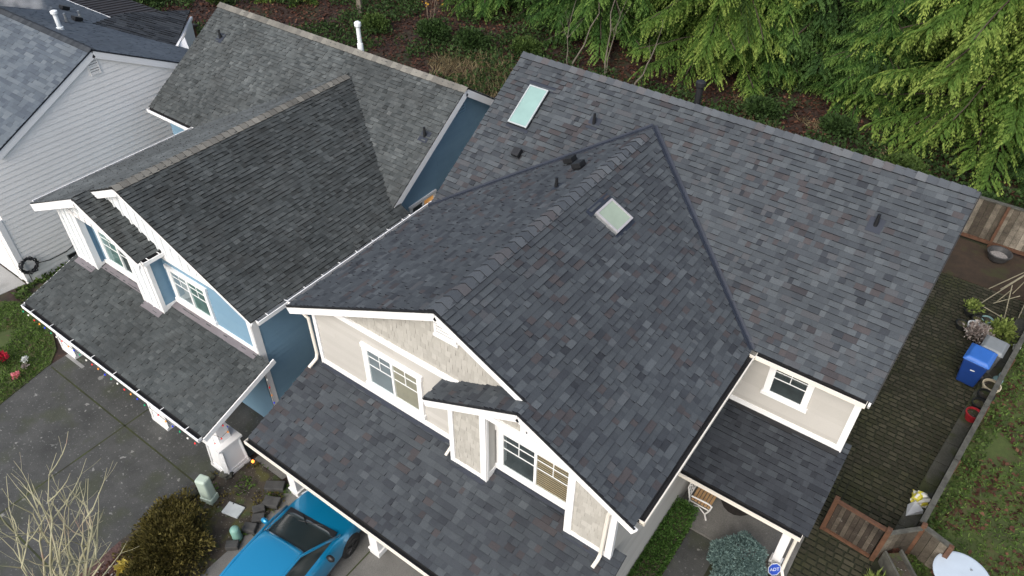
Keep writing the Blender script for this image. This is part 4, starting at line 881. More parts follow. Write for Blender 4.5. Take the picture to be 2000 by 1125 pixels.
pot('plant_pot', 'dark glazed pot left of the white bucket', 1.72, 22.75, .20, .22, M['pt_black'], group='pots clustered on the paving')
pot('plant_pot', 'black pot with a pale rim behind the white bucket', 2.08, 23.25, .19, .25, M['pt_black'], group='pots clustered on the paving')
pot('plant_pot', 'black pot holding a bright green leafy plant', 1.80, 23.6, .20, .22, M['pt_black'], group='pots clustered on the paving', plant=(.26, 260, M['lf_lime']))
pot('plant_pot', 'teal pot farthest back in the cluster beside the metal frame', 2.32, 23.45, .17, .22, M['pt_teal'], group='pots clustered on the paving')
pot('cup', 'small white tub on the mossy strip beside the fence', 3.30, 22.6, .11, .13, M['pt_white'], soil=False, z=.1, cat='tub', group=None)
e = thing('watering_can', 'pale teal watering can behind the cream pot', 'watering can', (3.06, 20.62, .1)); mb = MB()
mb.lathe((3.06, 20.62, .1), [(.13, 0), (.14, .22), (.09, .27)], 14); mb.build('body', M['pt_teal'], e)
mb = MB(); mb.tube([(3.06, 20.72, .3), (3.06, 20.86, .38), (3.06, 20.9, .20), (3.06, 20.75, .12)], .018, 6); mb.build('handle', M['pt_teal'], e)
mb = MB(); mb.tube([(3.06, 20.5, .15), (3.04, 20.33, .34)], [.03, .018], 6); mb.build('spout', M['pt_teal'], e)
# wheelie bins
def bin_(label, x, y, rz, mat, matlid, sc=1.0, badge=False):
    e = thing('wheelie_bin', label, 'bin', (x, y, 0), 'wheelie bins on the paving')
    def tx(p): c, s_ = math.cos(rz), math.sin(rz); return V3((x+sc*(p[0]*c-p[1]*s_), y+sc*(p[0]*s_+p[1]*c), sc*p[2]))
    def hull(mb, r0, r1, z0, z1, y0=0, y1=0):
        vs = [tx((sx*r0[0], sy*r0[1]+y0, z0)) for sx, sy in ((-1,-1),(1,-1),(1,1),(-1,1))]+[tx((sx*r1[0], sy*r1[1]+y1, z1)) for sx, sy in ((-1,-1),(1,-1),(1,1),(-1,1))]
        mb.solid(vs, [(3,2,1,0),(4,5,6,7),(0,1,5,4),(1,2,6,5),(2,3,7,6),(3,0,4,7)])
    mb = MB(); hull(mb, (.24, .27), (.32, .37), .05, .95); b_ = mb.build('body', mat, e, bevel=.04)
    mb = MB(); hull(mb, (.345, .40), (.345, .40), .95, 1.0); hull(mb, (.33, .385), (.25, .30), 1.0, 1.07); mb.build('lid', matlid, e, bevel=.03)
    mb = MB(); mb.tube([tx((-.25, .36, .9)), tx((-.25, .47, .93)), tx((.25, .47, .93)), tx((.25, .36, .9))], .02*sc, 6); mb.build('handle', mat, e)
    for sx in (-1, 1):
        mb = MB(); mb.tube([tx((sx*.27, .25, .12)), tx((sx*.33, .25, .12))], .12*sc, 14); mb.build('wheel', M['black'], e)
    if badge:
        mb = MB(); pts = []
        f0 = lambda a, r: tx((r*math.cos(a)*1.15, -.335-.0-.005, .72+r*math.sin(a)))
        for a0 in range(3):
            aa = [a0*2.094+t*.3 for t in range(6)]
            for i in range(5): mb.face([f0(aa[i], .045), f0(aa[i+1], .045), f0(aa[i+1], .085), f0(aa[i], .085)])
        mb.build('badge', M['pt_white'], e)
    return e
M['bin_blue'] = plain('blue_bin_plastic', (.012, .045, .20), .4, .1, 4); M['lid_blue'] = plain('blue_lid_plastic', (.035, .14, .48), .3, .08, 4)
M['bin_grey'] = plain('grey_bin_plastic', (.14, .15, .16), .4, .1, 4); M['lid_grey'] = plain('grey_lid_plastic', (.22, .24, .25), .35, .08, 4)
bin_('blue recycling bin with its lid shut in front of the grey bin', 2.34, 20.42, -.12, M['bin_blue'], M['lid_blue'], 1.05, True)
bin_('grey bin behind the blue bin', 2.62, 21.25, -.12, M['bin_grey'], M['lid_grey'], .95)
# folding metal frame
e = thing('drying_frame', 'thin metal folding frame standing on the paving near the back fence', 'frame', (2.4, 24.4, 0))
for p, q in (((1.75, 23.75, .02), (3.1, 25.6, 1.5)), ((3.1, 25.6, 1.5), (2.05, 25.0, .3)), ((2.55, 24.6, 1.0), (2.80, 23.75, .02)), ((3.1, 25.6, 1.5), (3.15, 24.2, .02)), ((1.95, 23.95, .3), (2.78, 23.8, .2)), ((3.1, 25.6, 1.5), (2.35, 24.9, .5)), ((3.1, 25.6, 1.5), (2.75, 25.2, .3)), ((2.6, 24.5, .9), (2.35, 24.3, .3)), ((2.9, 24.6, .7), (2.3, 24.2, .35))):
    mb = MB(); mb.tube([p, q], .017, 6); mb.build('rod', M['drod'] if 'drod' in M else M.setdefault('drod', plain('weathered_rod', (.22, .20, .13), .5, .3, 6)), e)
# fire bowl
e = thing('fire_bowl', 'round dark metal fire bowl of ash against the back fence', 'fire bowl', (2.0, 27.35, 0)); mb = MB()
mb.lathe((2.0, 27.35, 0), [(.22, .0), (.32, .12), (.38, .32), (.42, .33), (.42, .36), (.36, .36), (.30, .2), (.001, .18)], 22, capb=False); mb.build('bowl', plain('sooty_steel', (.05, .05, .05), .5, .3, 8), e)
mb = MB(); mb.lathe((2.0, 27.35, 0), [(.30, .20), (.001, .24)], 18, capb=False); mb.build('ash', plain('ash', (.28, .26, .24), .9, .4, 14), e)
# wooden fences
def boards(parent, p, q, h, mat, seed=1, wd=.14, z0=.05, t=.02):
    r = random.Random(seed); p = V3(p); q = V3(q); d = (q-p); L = d.length; d.normalize(); k = max(1, int(L/wd)); ww = L/k; mb = MB()
    for i in range(k):
        a = p+d*(i*ww+.004); b_ = p+d*((i+1)*ww-.004); hh = h+r.uniform(-.01, .01); j = r.uniform(-.004, .004); s_ = V3((-d.y, d.x, 0))
        mb.solid([a+s_*(j-t/2)+Z*z0, b_+s_*(j-t/2)+Z*z0, b_+s_*(j+t/2)+Z*z0, a+s_*(j+t/2)+Z*z0, a+s_*(j-t/2)+Z*hh, b_+s_*(j-t/2)+Z*hh, b_+s_*(j+t/2)+Z*hh, a+s_*(j+t/2)+Z*hh], [(3,2,1,0),(4,5,6,7),(0,1,5,4),(1,2,6,5),(2,3,7,6),(3,0,4,7)], r.random())
    return mb.build('board_panel', mat, parent)
def fpost(parent, x, y, h, w_=.10, mat=None):
    mb = MB(); mb.box((x-w_/2, y-w_/2, 0), (x+w_/2, y+w_/2, h)); return mb.build('post', mat or M['wood_red'], parent, bevel=.006)
def rail(parent, p, q, z, wd=.09, ht=.04, mat=None, name='rail'):
    mb = MB(); mb.beam(V3(p)+Z*z, V3(q)+Z*z, wd, ht); return mb.build(name, mat or M['wood_red'], parent)
e = thing('back_fence', 'weathered grey board fence behind the patio, peeling and streaked', 'fence', (1.8, 28.15, 0))
boards(e, (-3.0, 28.15, 0), (6.0, 28.15, 0), 1.72, M['wood_gray'], 5, .20); rail(e, (-3, 28.15, 0), (6, 28.15, 0), 1.76, .14, .05, M['wood_cap'], 'cap_rail'); rail(e, (-3, 28.08, 0), (6, 28.08, 0), .16, .06, .12); 
for x in (-.9, 1.62, 4.1): fpost(e, x, 28.06, 1.76, .10)
e = thing('gate', 'dark streaked board gate between two orange-brown posts', 'gate', (1.05, 12.8, 0))
boards(e, (.52, 12.84, 0), (1.62, 12.74, 0), 1.22, M['wood_old'], 6, .105); rail(e, (.50, 12.845, 0), (1.64, 12.735, 0), 1.25, .10, .05); rail(e, (.50, 12.80, 0), (1.62, 12.70, 0), .12, .05, .09)
e = thing('fence', 'low board fence with orange-brown posts beside the gate', 'fence', (2.2, 13.2, 0))
fpost(e, .46, 12.86, 1.34, .11); fpost(e, 1.70, 12.74, 1.34, .11); fpost(e, 2.34, 13.45, 1.22, .11); fpost(e, 2.98, 13.26, 1.16, .11)
boards(e, (1.76, 12.82, 0), (2.30, 13.38, 0), 1.05, M['wood_gray'], 7, .13); rail(e, (1.74, 12.82, 0), (2.32, 13.40, 0), 1.09, .10, .04, M['wood_cap'], 'cap_rail')
boards(e, (2.40, 13.43, 0), (2.93, 13.28, 0), 1.06, M['wood_gray'], 8, .15); rail(e, (2.36, 13.46, 0), (2.98, 13.28, 0), 1.12, .12, .05, M['wood_cap'], 'cap_rail')
e = thing('side_fence', 'long low board fence with a mossy cap between paving and lawn', 'fence', (2.9, 19, 0))
boards(e, FA, FB, 1.04, M['wood_old'], 9, .14); 
for i in range(5): a = FA+(FB-FA)*(i/5); b_ = FA+(FB-FA)*((i+1)/5-.002); rail(e, a, b_, 1.07, .13, .045, M['wood_cap'], 'cap_rail')
for i in range(6): c = FA+(FB-FA)*(i/5); fpost(e, c.x+.06, c.y+.04, 1.04, .09)
e = thing('planter_box', 'dark timber planter below the fence at the bottom edge', 'planter', (2.2, 12.3, 0)); mb = MB()
mb.beam((1.85, 12.75, .3), (2.7, 11.8, .3), .05, .5); mb.build('plank', M['wood_cap'], e); mb = MB(); mb.beam((2.15, 13.0, .3), (3.0, 12.05, .3), .05, .5); mb.build('plank', M['wood_cap'], e)
mb = MB(); mb.prism([(1.9, 12.78), (2.72, 11.85), (2.98, 12.07), (2.14, 12.98)], V3((0,0,0)), X, Y, .0, .42); mb.build('soil', M['soil'], e)
# bag, table, sign, mat, bench
M['bag_y'] = None
m, n, l, b = mk('yellow_white_bag'); M['bag_y'] = m
l.new(ramp(n, l, noise(n, l, 5, 2), [(.46, (.62, .56, .06)), (.52, (.70, .70, .66))], 'CONSTANT'), b.inputs['Base Color']); b.inputs['Roughness'].default_value = .35
e = thing('soil_bag', 'crumpled yellow and white plastic bag leaning on the fence', 'bag', (2.18, 14.95, 0))
def sheet(name, mat, pts, nu, nv, fn, parent, thick=.004):
    mb = MB(); g = [[fn(i/nu, j/nv) for i in range(nu+1)] for j in range(nv+1)]
    k = len(mb.v)
    for row in g: mb.v += [tuple(p) for p in row]
    for j in range(nv):
        for i in range(nu): mb.f.append((k+j*(nu+1)+i, k+j*(nu+1)+i+1, k+(j+1)*(nu+1)+i+1, k+(j+1)*(nu+1)+i)); mb.t.append(.5)
    o = mb.build(name, mat, parent, smooth=True); s_ = o.modifiers.new('solid', 'SOLIDIFY'); s_.thickness = thick; return o
rb = random.Random(4); bj = [[rb.uniform(-.045, .045) for _ in range(9)] for _ in range(9)]
mb = MB(); 
def bagp(i, j):
    u, v = i/8, j/8; th = u*2*math.pi; r = (.20+.05*math.sin(3*th+1))*(1-.55*max(0, v-.6)/.4)
    z = .1+.42*v; return V3((2.20+r*math.cos(th)*1.0+bj[i % 8][j]-.03*v, 14.95+r*.85*math.sin(th)+bj[j % 8][i % 8], z))
for j in range(8):
    for i in range(8): mb.face([bagp(i, j), bagp((i+1) % 8, j), bagp((i+1) % 8, j+1), bagp(i, j+1)])
mb.face([bagp(i, 8) for i in range(8)]); mb.build('body', M['bag_y'], e)
mb = MB(); mb.face([(2.12, 14.82, .30), (2.36, 14.72, .22), (2.05, 14.38, .11)]); mb.face([(2.12, 14.82, .30), (2.05, 14.38, .11), (2.0, 14.75, .12)]); mb.face([(2.36, 14.72, .22), (2.38, 14.7, .11), (2.05, 14.38, .105)]); mb.build('flap', plain('grey_white_plastic', (.50, .53, .56), .35, .1, 6), e)
e = thing('patio_table', 'round pale blue-white table top beside the end fence post', 'table', (3.42, 12.98, 0)); mb = MB()
mb.lathe((3.42, 12.98, 0), [(.001, .70), (.58, .70), (.62, .715), (.62, .735), (.58, .745), (.001, .745)], 40, capb=False); mb.build('table_top', plain('pale_blue_plastic', (.50, .58, .66), .4, .06, 3), e)
for a in range(4):
    mb = MB(); c, s_ = math.cos(a*1.571+.5), math.sin(a*1.571+.5); mb.tube([(3.42+c*.25, 12.98+s_*.25, .7), (3.42+c*.45, 12.98+s_*.45, 0)], .025, 7); mb.build('leg', M['pt_white'], e)
mb = MB(); mb.lathe((3.55, 13.25, .745), [(.03, 0), (.03, .012), (.001, .012)], 10); mb.build('parasol_hole', M['galv'], e)
# alarm sign
e = thing('yard_sign', 'small blue octagonal security sign at the foot of the porch post', 'sign', (-.12, 10.98, 0))
sp = V3((-.10, 10.92, .28)); su = V3((.75, .66, 0)).normalized(); sv = (V3((-.25, .30, .75))).normalized(); sv = (sv-su*sv.dot(su)).normalized()
mb = MB(); oc = [(.15*math.cos(math.pi/8+i*math.pi/4), .15*math.sin(math.pi/8+i*math.pi/4)) for i in range(8)]
mb.prism([(a*1.12, b_*1.12) for a, b_ in oc], sp, su, sv, -.008, 0); s_ = mb.build('plate_rim', M['pt_white'], e)
mb = MB(); mb.prism(oc, sp, su, sv, .001, .004); mb.build('plate', plain('sign_blue', (.02, .07, .42), .35, .05, 4), e)
tc = bpy.data.curves.new('lettering', 'FONT'); tc.body = 'ADT'; tc.size = .115; tc.align_x = 'CENTER'; tc.align_y = 'CENTER'; tc.extrude = .002
to = bpy.data.objects.new('lettering_text', tc); COL.objects.link(to); bpy.context.view_layer.update()
tm = bpy.data.meshes.new_from_object(to); bpy.data.objects.remove(to); nn = su.cross(sv)
tm.transform(Matrix(((su.x, sv.x, nn.x, 0), (su.y, sv.y, nn.y, 0), (su.z, sv.z, nn.z, 0), (0, 0, 0, 1))))
tm.transform(Matrix.Translation(sp+nn*.007-e.location)); tm.materials.append(M['pt_white']); lo_ = bpy.data.objects.new('lettering', tm); COL.objects.link(lo_); lo_.parent = e
mb = MB(); mb.tube([(-.10, 10.92, 0), sp-nn*.02], .010, 6); mb.build('stake', M['galv'], e)
e = thing('door_mat', 'dark curved door mat on the porch slab near the bench', 'mat', (-1.55, 12.2, 0)); mb = MB()
mb.prism([(-1.55+.45*math.cos(a*math.pi/9-math.pi), 12.42+.55*math.sin(a*math.pi/9-math.pi)) for a in range(10)], V3((0,0,.06)), X, Y, 0, .012); mb.build('pile', plain('dark_coir', (.03, .025, .022), .95, .4, 12, fine=.4), e)
e = thing('garden_bench', 'small bench with wooden seat slats and white iron ends against the beige wall', 'bench', (-2.4, 11.8, 0))
bx0, by0, bz0 = -2.30, 11.32, .06
for i in range(6): mb = MB(); xx = bx0-.18+i*.085; mb.box((xx, by0+.04, bz0+.42+(i == 0)*.0), (xx+.066, by0+1.16, bz0+.445)); mb.build('seat_slat', M['bench_wood'], e, bevel=.006)
for yy in (by0, by0+1.2):
    mb = MB()
    mb.tube([(bx0+.32, yy, bz0), (bx0+.25, yy, bz0+.2), (bx0+.33, yy, bz0+.42), (bx0+.36, yy, bz0+.62), (bx0+.25, yy, bz0+.66), (bx0-.18, yy, bz0+.62)], .022, 7)
    mb.tube([(bx0-.30, yy, bz0), (bx0-.22, yy, bz0+.25), (bx0-.20, yy, bz0+.45), (bx0-.30, yy, bz0+.85)], .022, 7); mb.tube([(bx0+.33, yy, bz0+.42), (bx0-.20, yy, bz0+.42)], .018, 6); mb.tube([(bx0+.25, yy, bz0+.2), (bx0+.05, yy, bz0+.36), (bx0-.22, yy, bz0+.25)], .015, 6)
    mb.build('end_frame', M['bench_iron'], e)
mb = MB()
for i in range(9):
    ya, yb = by0+i*1.2/9, by0+(i+1)*1.2/9
    mb.tube([(bx0-.24, ya, bz0+.52), (bx0-.30, yb, bz0+.84)], .011, 5); mb.tube([(bx0-.24, yb, bz0+.52), (bx0-.30, ya, bz0+.84)], .011, 5)
mb.tube([(bx0-.235, by0, bz0+.5), (bx0-.235, by0+1.2, bz0+.5)], .016, 6); mb.tube([(bx0-.305, by0, bz0+.86), (bx0-.32, by0+.6, bz0+.95), (bx0-.305, by0+1.2, bz0+.86)], .018, 6); mb.build('lattice_back', M['bench_iron'], e)
# utility boxes
M['util'] = plain('pale_green_enclosure', (.52, .62, .52), .45, .06, 3); M['util2'] = plain('green_enclosure', (.22, .42, .35), .45, .08, 3)
e = thing('utility_pedestal', 'tall pale green utility pedestal with a domed cap in the bed', 'utility box', (-12.5, 4.4, 0)); a = .28
def rotbox(mb, c, hx_, hy_, z0, z1, ang, top=1.0):
    c_, s_ = math.cos(ang), math.sin(ang); f = lambda u, v: (c[0]+u*c_-v*s_, c[1]+u*s_+v*c_)
    vs = [(*f(sx*hx_, sy*hy_), z0) for sx, sy in ((-1,-1),(1,-1),(1,1),(-1,1))]+[(*f(sx*hx_*top, sy*hy_*top), z1) for sx, sy in ((-1,-1),(1,-1),(1,1),(-1,1))]
    mb.solid(vs, [(3,2,1,0),(4,5,6,7),(0,1,5,4),(1,2,6,5),(2,3,7,6),(3,0,4,7)])
mb = MB(); rotbox(mb, (-12.5, 4.42), .17, .15, 0, .20, a); mb.build('base', M['util'], e, bevel=.02)
mb = MB(); rotbox(mb, (-12.5, 4.42), .155, .135, .20, .90, a, .97); b_ = mb.build('cover', M['util'], e, bevel=.05)
mb = MB()
for i in range(5): mb.face([(-12.5-.09+.0, 4.42-.155, .48+.055*i), (-12.5-.05, 4.42-.148, .48+.055*i), (-12.5-.05, 4.42-.148, .51+.055*i), (-12.5-.09, 4.42-.155, .51+.055*i)])
mb.build('stencil_marks', M['gutter_in'], b_)
e = thing('vault_lid', 'pale plastic vault lid lying in the bed beside the pedestal', 'utility lid', (-11.75, 4.55, 0)); mb = MB(); rotbox(mb, (-11.75, 4.55), .24, .17, .01, .07, .25); mb.build('lid', plain('pale_grey_plastic', (.52, .56, .56), .5, .12, 5), e, bevel=.015)
mb = MB(); mb.tube([(-11.88, 4.66, .06), (-11.88, 4.66, .075)], .02, 8); mb.build('lift_hole', M['black'], e)
e = thing('utility_post', 'short green cylindrical utility post beside the blue car', 'utility box', (-11.0, 4.15, 0)); mb = MB(); mb.lathe((-11.05, 4.12, 0), [(.115, 0), (.115, .38), (.10, .42), (.05, .445), (.001, .45)], 18, capb=False); mb.build('cover', M['util2'], e, smooth=True)
mb = MB(); mb.lathe((-11.05, 4.12, 0), [(.125, 0), (.125, .05), (.116, .06)], 18, capb=False); mb.build('base', M['util2'], e)
blk = [(-11.42, 5.62, .5, .26, .3), (-11.12, 5.25, .42, .28, .15), (-11.22, 4.93, .3, .2, .7), (-11.02, 4.75, .30, .22, .5), (-10.98, 4.45, .32, .24, .2), (-10.95, 3.9, .3, .2, .4)]
bl_ = ['long grey edging block beside the white porch post', 'grey edging block second from the porch post', 'small tilted edging block by the vault lid', 'grey edging block near the bonnet of the blue car', 'square edging block beside the windscreen of the blue car', 'edging block beside the short green post']
for (x, y, a_, b2, an), lb in zip(blk, bl_):
    mb = MB(); rotbox(mb, (x, y), a_/2, b2/2, 0, .16, an+.3); o = mb.build('edging_block', M['block'], bevel=.015); tag(o, lb, 'block', 'concrete edging blocks round the bed')
rk = random.Random(8)
for i, (x, y, lb) in enumerate(((-13.05, 4.75, 'mossy edging stone below the pedestal at the drive edge'), (-12.75, 5.15, 'mossy edging stone under the right porch column'), (-13.0, 4.2, 'rounded edging stone left of the pedestal'), (-12.6, 3.75, 'pale stone beside the golden shrub'), (-12.85, 3.3, 'pale flat stone at the drive edge beside the golden shrub'))):
    mb = MB(); mb.lathe((x, y, 0), [(.16, 0), (.19, .08), (.14, .15), (.001, .17)], 8, capb=False)
    mb.v = [(vx+rk.uniform(-.03, .03), vy+rk.uniform(-.03, .03), vz) for vx, vy, vz in mb.v]; tag(mb.build('edging_stone', M['strip'] if i < 3 else M['drive_pale']), lb, 'stone', 'stones edging the bed')
e = thing('solar_light', 'small glowing orange garden light beside the right column', 'garden light', (-12.35, 5.72, 0)); mb = MB(); mb.tube([(-12.35, 5.72, 0), (-12.35, 5.72, .25)], .008, 5); mb.build('stake', M['black'], e)
m, n, l, b = mk('orange_lamp_glow'); b.inputs['Base Color'].default_value = (.8, .2, .03, 1); b.inputs['Emission Color'].default_value = (1, .28, .04, 1); b.inputs['Emission Strength'].default_value = 2.0
mb = MB(); mb.lathe((-12.35, 5.72, .25), [(.03, 0), (.045, .04), (.02, .09), (.001, .1)], 10); mb.build('lamp', m, e)
# yellow bloom at the bottom edge, flowers in the lawn
def flower(label, x, y, r, c, z=.12, name='flower_clump', n=60):
    e = thing(name, label, 'flower', (x, y, 0), 'flowers'); leafball('bloom', (0, 0, z+r*.5), (r, r, r*.7), n, r*.7, r*.28, c, e, shell=.9, up=.6)
    leafball('leaves', (0, 0, z*.5), (r*1.1, r*1.1, z*.5), 40, r*.6, r*.16, M['lf_green'], e, shell=.9); return e
M['fl_red'] = leafmat('red_petal', [(0, (.35, .01, .03)), (1, (.75, .05, .09))]); M['fl_pink'] = leafmat('pink_petal', [(0, (.55, .10, .14)), (1, (.85, .35, .38))]); M['fl_white'] = leafmat('white_petal', [(0, (.6, .62, .6)), (1, (.85, .87, .85))]); M['fl_yel'] = leafmat('yellow_petal', [(0, (.55, .42, .05)), (1, (.85, .72, .22))])
flower('large red flower clump in the lawn at the left edge', -21.45, 3.72, .20, M['fl_red'], .15, n=90)
flower('small pink flower clump near the drive edge', -20.45, 3.66, .11, M['fl_pink'])
flower('white flower clump between the red and pink flowers', -20.9, 4.15, .10, M['fl_white'])
flower('small pale flower clump beside the white flowers', -20.65, 4.0, .09, M['lf_pale'])
flower('yellow ball of blooms in the bark bed at the bottom edge', -12.45, 2.02, .16, M['fl_yel'], .08, n=90)
# hose coil on the pale house
e = thing('hose', 'black garden hose coiled on the pale grey wall with its tail to a tap', 'hose', (-24.38, 6.1, 0)); mb = MB(); pts = []
for i in range(5*18+1):
    a = i*2*math.pi/18; k = i/90; r = .26+.05*math.sin(i*1.9); pts.append((-24.33+.10*k-.03*math.sin(i), 6.32+r*math.cos(a), .78+r*math.sin(a)))
mb.tube(pts, .022, 6); mb.build('coil', M['black'], e)
mb = MB(); mb.tube([(-24.3, 6.55, .72), (-24.36, 7.0, .55), (-24.4, 7.6, .52), (-24.4, 8.1, .68), (-24.4, 8.25, .9), (-24.42, 8.2, 1.0)], .016, 6); mb.build('tail', M['black'], e)
mb = MB(); mb.tube([(-24.35, 6.22, .5), (-24.3, 6.2, .2), (-24.2, 6.12, .02)], .016, 6); mb.build('tail', M['black'], e)
# string lights on the blue porch
def bulbmat(nm, c):
    m, n, l, b = mk(nm); b.inputs['Base Color'].default_value = (*c, 1); b.inputs['Emission Color'].default_value = (*c, 1); b.inputs['Emission Strength'].default_value = .35; b.inputs['Roughness'].default_value = .2; return m
BM = [bulbmat(a+'_bulb', c) for a, c in (('green', (.01, .35, .16)), ('white', (.8, .78, .72)), ('red', (.75, .04, .04)), ('orange', (.9, .33, .05)), ('blue', (.02, .05, .70)))]
def lights(label, pts, name='string_lights'):
    e = thing(name, label, 'string lights', pts[0], 'coloured string lights'); w_ = MB(); w_.tube(pts, .005, 4); w_.build('wire', M['black'], e)
    for i, p in enumerate(pts):
        mb = MB(); mb.lathe((p[0], p[1], p[2]-.10), [(.004, .035), (.017, .045), (.022, .065), (.014, .085), (.009, .10)], 8); mb.build('bulb', BM[i % 5], e)
    return e
lights('coloured string lights hanging along the gutter of the blue porch', [(-20.3+i*.29, 4.60, 2.17+.02*math.sin(i*2.1)) for i in range(28)])
lights('coloured string lights wound round the right porch column', [(-13.0+(.22+.11*(i % 3 == 0))*math.cos(i*1.1-1.2), 5.46+.24*math.sin(i*1.1-1.2), 2.1-i*.058) for i in range(18)])
lights('string lights hung down the corner board beside the right porch column', [(-12.66, 6.95, 2.5-i*.3) for i in range(8)])

# ------------------------------------------------------------------ blue car
M['carpaint'] = None
m, n, l, b = mk('bright_blue_paint'); M['carpaint'] = m
b.inputs['Base Color'].default_value = (.005, .25, .48, 1); b.inputs['Metallic'].default_value = .35; b.inputs['Roughness'].default_value = .28; b.inputs['Coat Weight'].default_value = 1; b.inputs['Coat Roughness'].default_value = .03
M['rim_dark'] = plain('dark_alloy', (.06, .062, .065), .35, .1, 5, .6)
car = thing('blue_car', 'bright blue hatchback parked nose-in under the beige house front roof', 'car', (-9.30, 4.05, 0))
cx0, cy0 = -9.30, 4.05
def loft(name, secs, mat, parent, sub=2, close=True):
    mb = MB(); n = len(secs[0])
    for s_ in secs: mb.v += [(cx0+p[0], cy0+p[1], p[2]) for p in s_]
    for i in range(len(secs)-1):
        for j in range(n-1): mb.f.append((i*n+j, i*n+j+1, (i+1)*n+j+1, (i+1)*n+j)); mb.t.append(.5)
    if close:
        mb.f.append(tuple(range(n))); mb.t.append(.5); k = (len(secs)-1)*n; mb.f.append(tuple(k+j for j in reversed(range(n)))); mb.t.append(.5)
    o = mb.build(name, mat, parent, smooth=True)
    if sub: s_ = o.modifiers.new('sub', 'SUBSURF'); s_.levels = sub; s_.render_levels = sub
    return o
def sec(y, w_, zt, zc, zb=.22):     # half profile mirrored
    h = [(w_*.90, zb), (w_*.99, zb+.10), (w_, (zb+zt)*.5), (w_*.985, zt-.12), (w_*.93, zt-.02), (w_*.80, zt+.01), (w_*.45, zc), (0, zc+.012)]
    return [(x, y, z) for x, z in h]+[(-x, y, z) for x, z in reversed(h[:-1])]
loft('body', [sec(-2.25, .70, .80, .84, .35), sec(-2.15, .82, .92, .96, .25), sec(-1.6, .89, .97, 1.0), sec(-.6, .90, .97, 1.0), sec(.6, .90, .955, .98), sec(1.0, .90, .93, .985), sec(1.5, .89, .85, .915), sec(1.9, .86, .77, .83), sec(2.12, .79, .66, .72, .25), sec(2.24, .66, .52, .56, .30)], M['carpaint'], car)
def gsec(y, w0, z0, w1, z1): 
    h = [(w0, z0), (w0*.6+w1*.4, z0*.55+z1*.45), (w1, z1-.02), (w1*.8, z1+.012), (0, z1+.03)]
    return [(x, y, z) for x, z in h]+[(-x, y, z) for x, z in reversed(h[:-1])]
loft('window_glass', [gsec(1.12, .72, .93, .66, .955), gsec(.62, .74, .95, .62, 1.20), gsec(.14, .755, .95, .575, 1.40), gsec(-.7, .76, .95, .57, 1.43), gsec(-1.4, .73, .95, .55, 1.36), gsec(-2.0, .68, .93, .60, 1.0)], M['glass_car'], car, 2, True)
cabin = loft('cabin', [gsec(1.0, .66, .90, .60, .93), gsec(.1, .70, .90, .50, 1.30), gsec(-1.3, .68, .9, .48, 1.26), gsec(-1.8, .62, .88, .55, .95)], plain('dark_cabin', (.05, .06, .058), .7, .3, 5), car, 1)
rs = []
for y, w_, z in ((.30, .56, 1.375), (.10, .575, 1.430), (-.5, .585, 1.452), (-1.1, .575, 1.425), (-1.5, .55, 1.36)):
    rs.append([(-w_, y, z-.035), (-w_*.98, y, z), (-w_*.5, y, z+.022), (0, y, z+.03), (w_*.5, y, z+.022), (w_*.98, y, z), (w_, y, z-.035)])
o = loft('roof_panel', rs, M['carpaint'], car, 2, False); s_ = o.modifiers.new('sol', 'SOLIDIFY'); s_.thickness = .02
for sx in (-1, 1):
    mb = MB(); mb.tube([(cx0+sx*.80, cy0+1.18, .955), (cx0+sx*.70, cy0+.66, 1.21), (cx0+sx*.59, cy0+.16, 1.415), (cx0+sx*.60, cy0-.6, 1.445), (cx0+sx*.585, cy0-1.3, 1.40), (cx0+sx*.70, cy0-2.0, 1.0)], [.035, .034, .032, .032, .035, .05], 8); mb.build('pillar', M['carpaint'], car, smooth=True)
    mb = MB(); mb.tube([(cx0+sx*.74, cy0-.45, .95), (cx0+sx*.60, cy0-.50, 1.41)], .03, 6); mb.build('door_post', M['black'], car)
    mb = MB(); mb.lathe((cx0+sx*.98, cy0+.62, .95), [(.001, -.05), (.10, -.045), (.115, .02), (.08, .07), (.001, .085)], 10, capb=False); mb.v = [(vx, cy0+.62+(vy-cy0-.62)*.6, vz) for vx, vy, vz in mb.v]; mb.build('mirror', M['black'] if sx > 0 else M['carpaint'], car, smooth=True)
    mb = MB()
    loc = lambda p: (cx0+sx*p[0], cy0+p[1], p[2])
    mb.face([loc(p) for p in ((.845, 1.70, .735), (.70, 1.98, .735), (.62, 2.10, .68), (.72, 2.10, .61), (.83, 1.92, .62))]); 
    o = mb.build('headlight', None or M['whitemetal'], car); sm = o.modifiers.new('s', 'SOLIDIFY'); sm.thickness = .05; sm.offset = 0
    for yw in (1.35, -1.35):
        mb = MB(); mb.tube([loc((.70, yw, .33)), loc((.905, yw, .33))], .33, 24); wh = mb.build('wheel', M['black'], car, bevel=.03)
        mb = MB(); mb.tube([loc((.90, yw, .33)), loc((.915, yw, .33))], .20, 20); 
        for k in range(5):
            aa = k*1.2566; mb.beam(loc((.918, yw, .33)), loc((.918, yw+.2*math.cos(aa), .33+.2*math.sin(aa))), .05, .02)
        mb.build('rim', M['rim_dark'], wh)
    mb = MB(); mb.beam(loc((.915, .55, .30)), loc((.915, -.45, .30)), .012, .05); mb.build('sill_trim', M['black'], car)
    mb = MB(); mb.beam(loc((.90, -.02, .80)), loc((.90, -.20, .81)), .03, .03); mb.build('door_handle', M['carpaint'], car)
    mb = MB(); mb.tube([loc((.30, 1.18, .975)), loc((-.25 if sx > 0 else .02, .98, 1.05))], .010, 5); mb.build('wiper', M['black'], car)
mb = MB(); mb.beam((cx0-.70, cy0+1.13, .955), (cx0+.70, cy0+1.13, .955), .16, .03); mb.build('cowl', M['black'], car, bevel=.01)

car.rotation_euler = (0, 0, math.radians(7)); car.location = (-9.22, 4.05, 0)

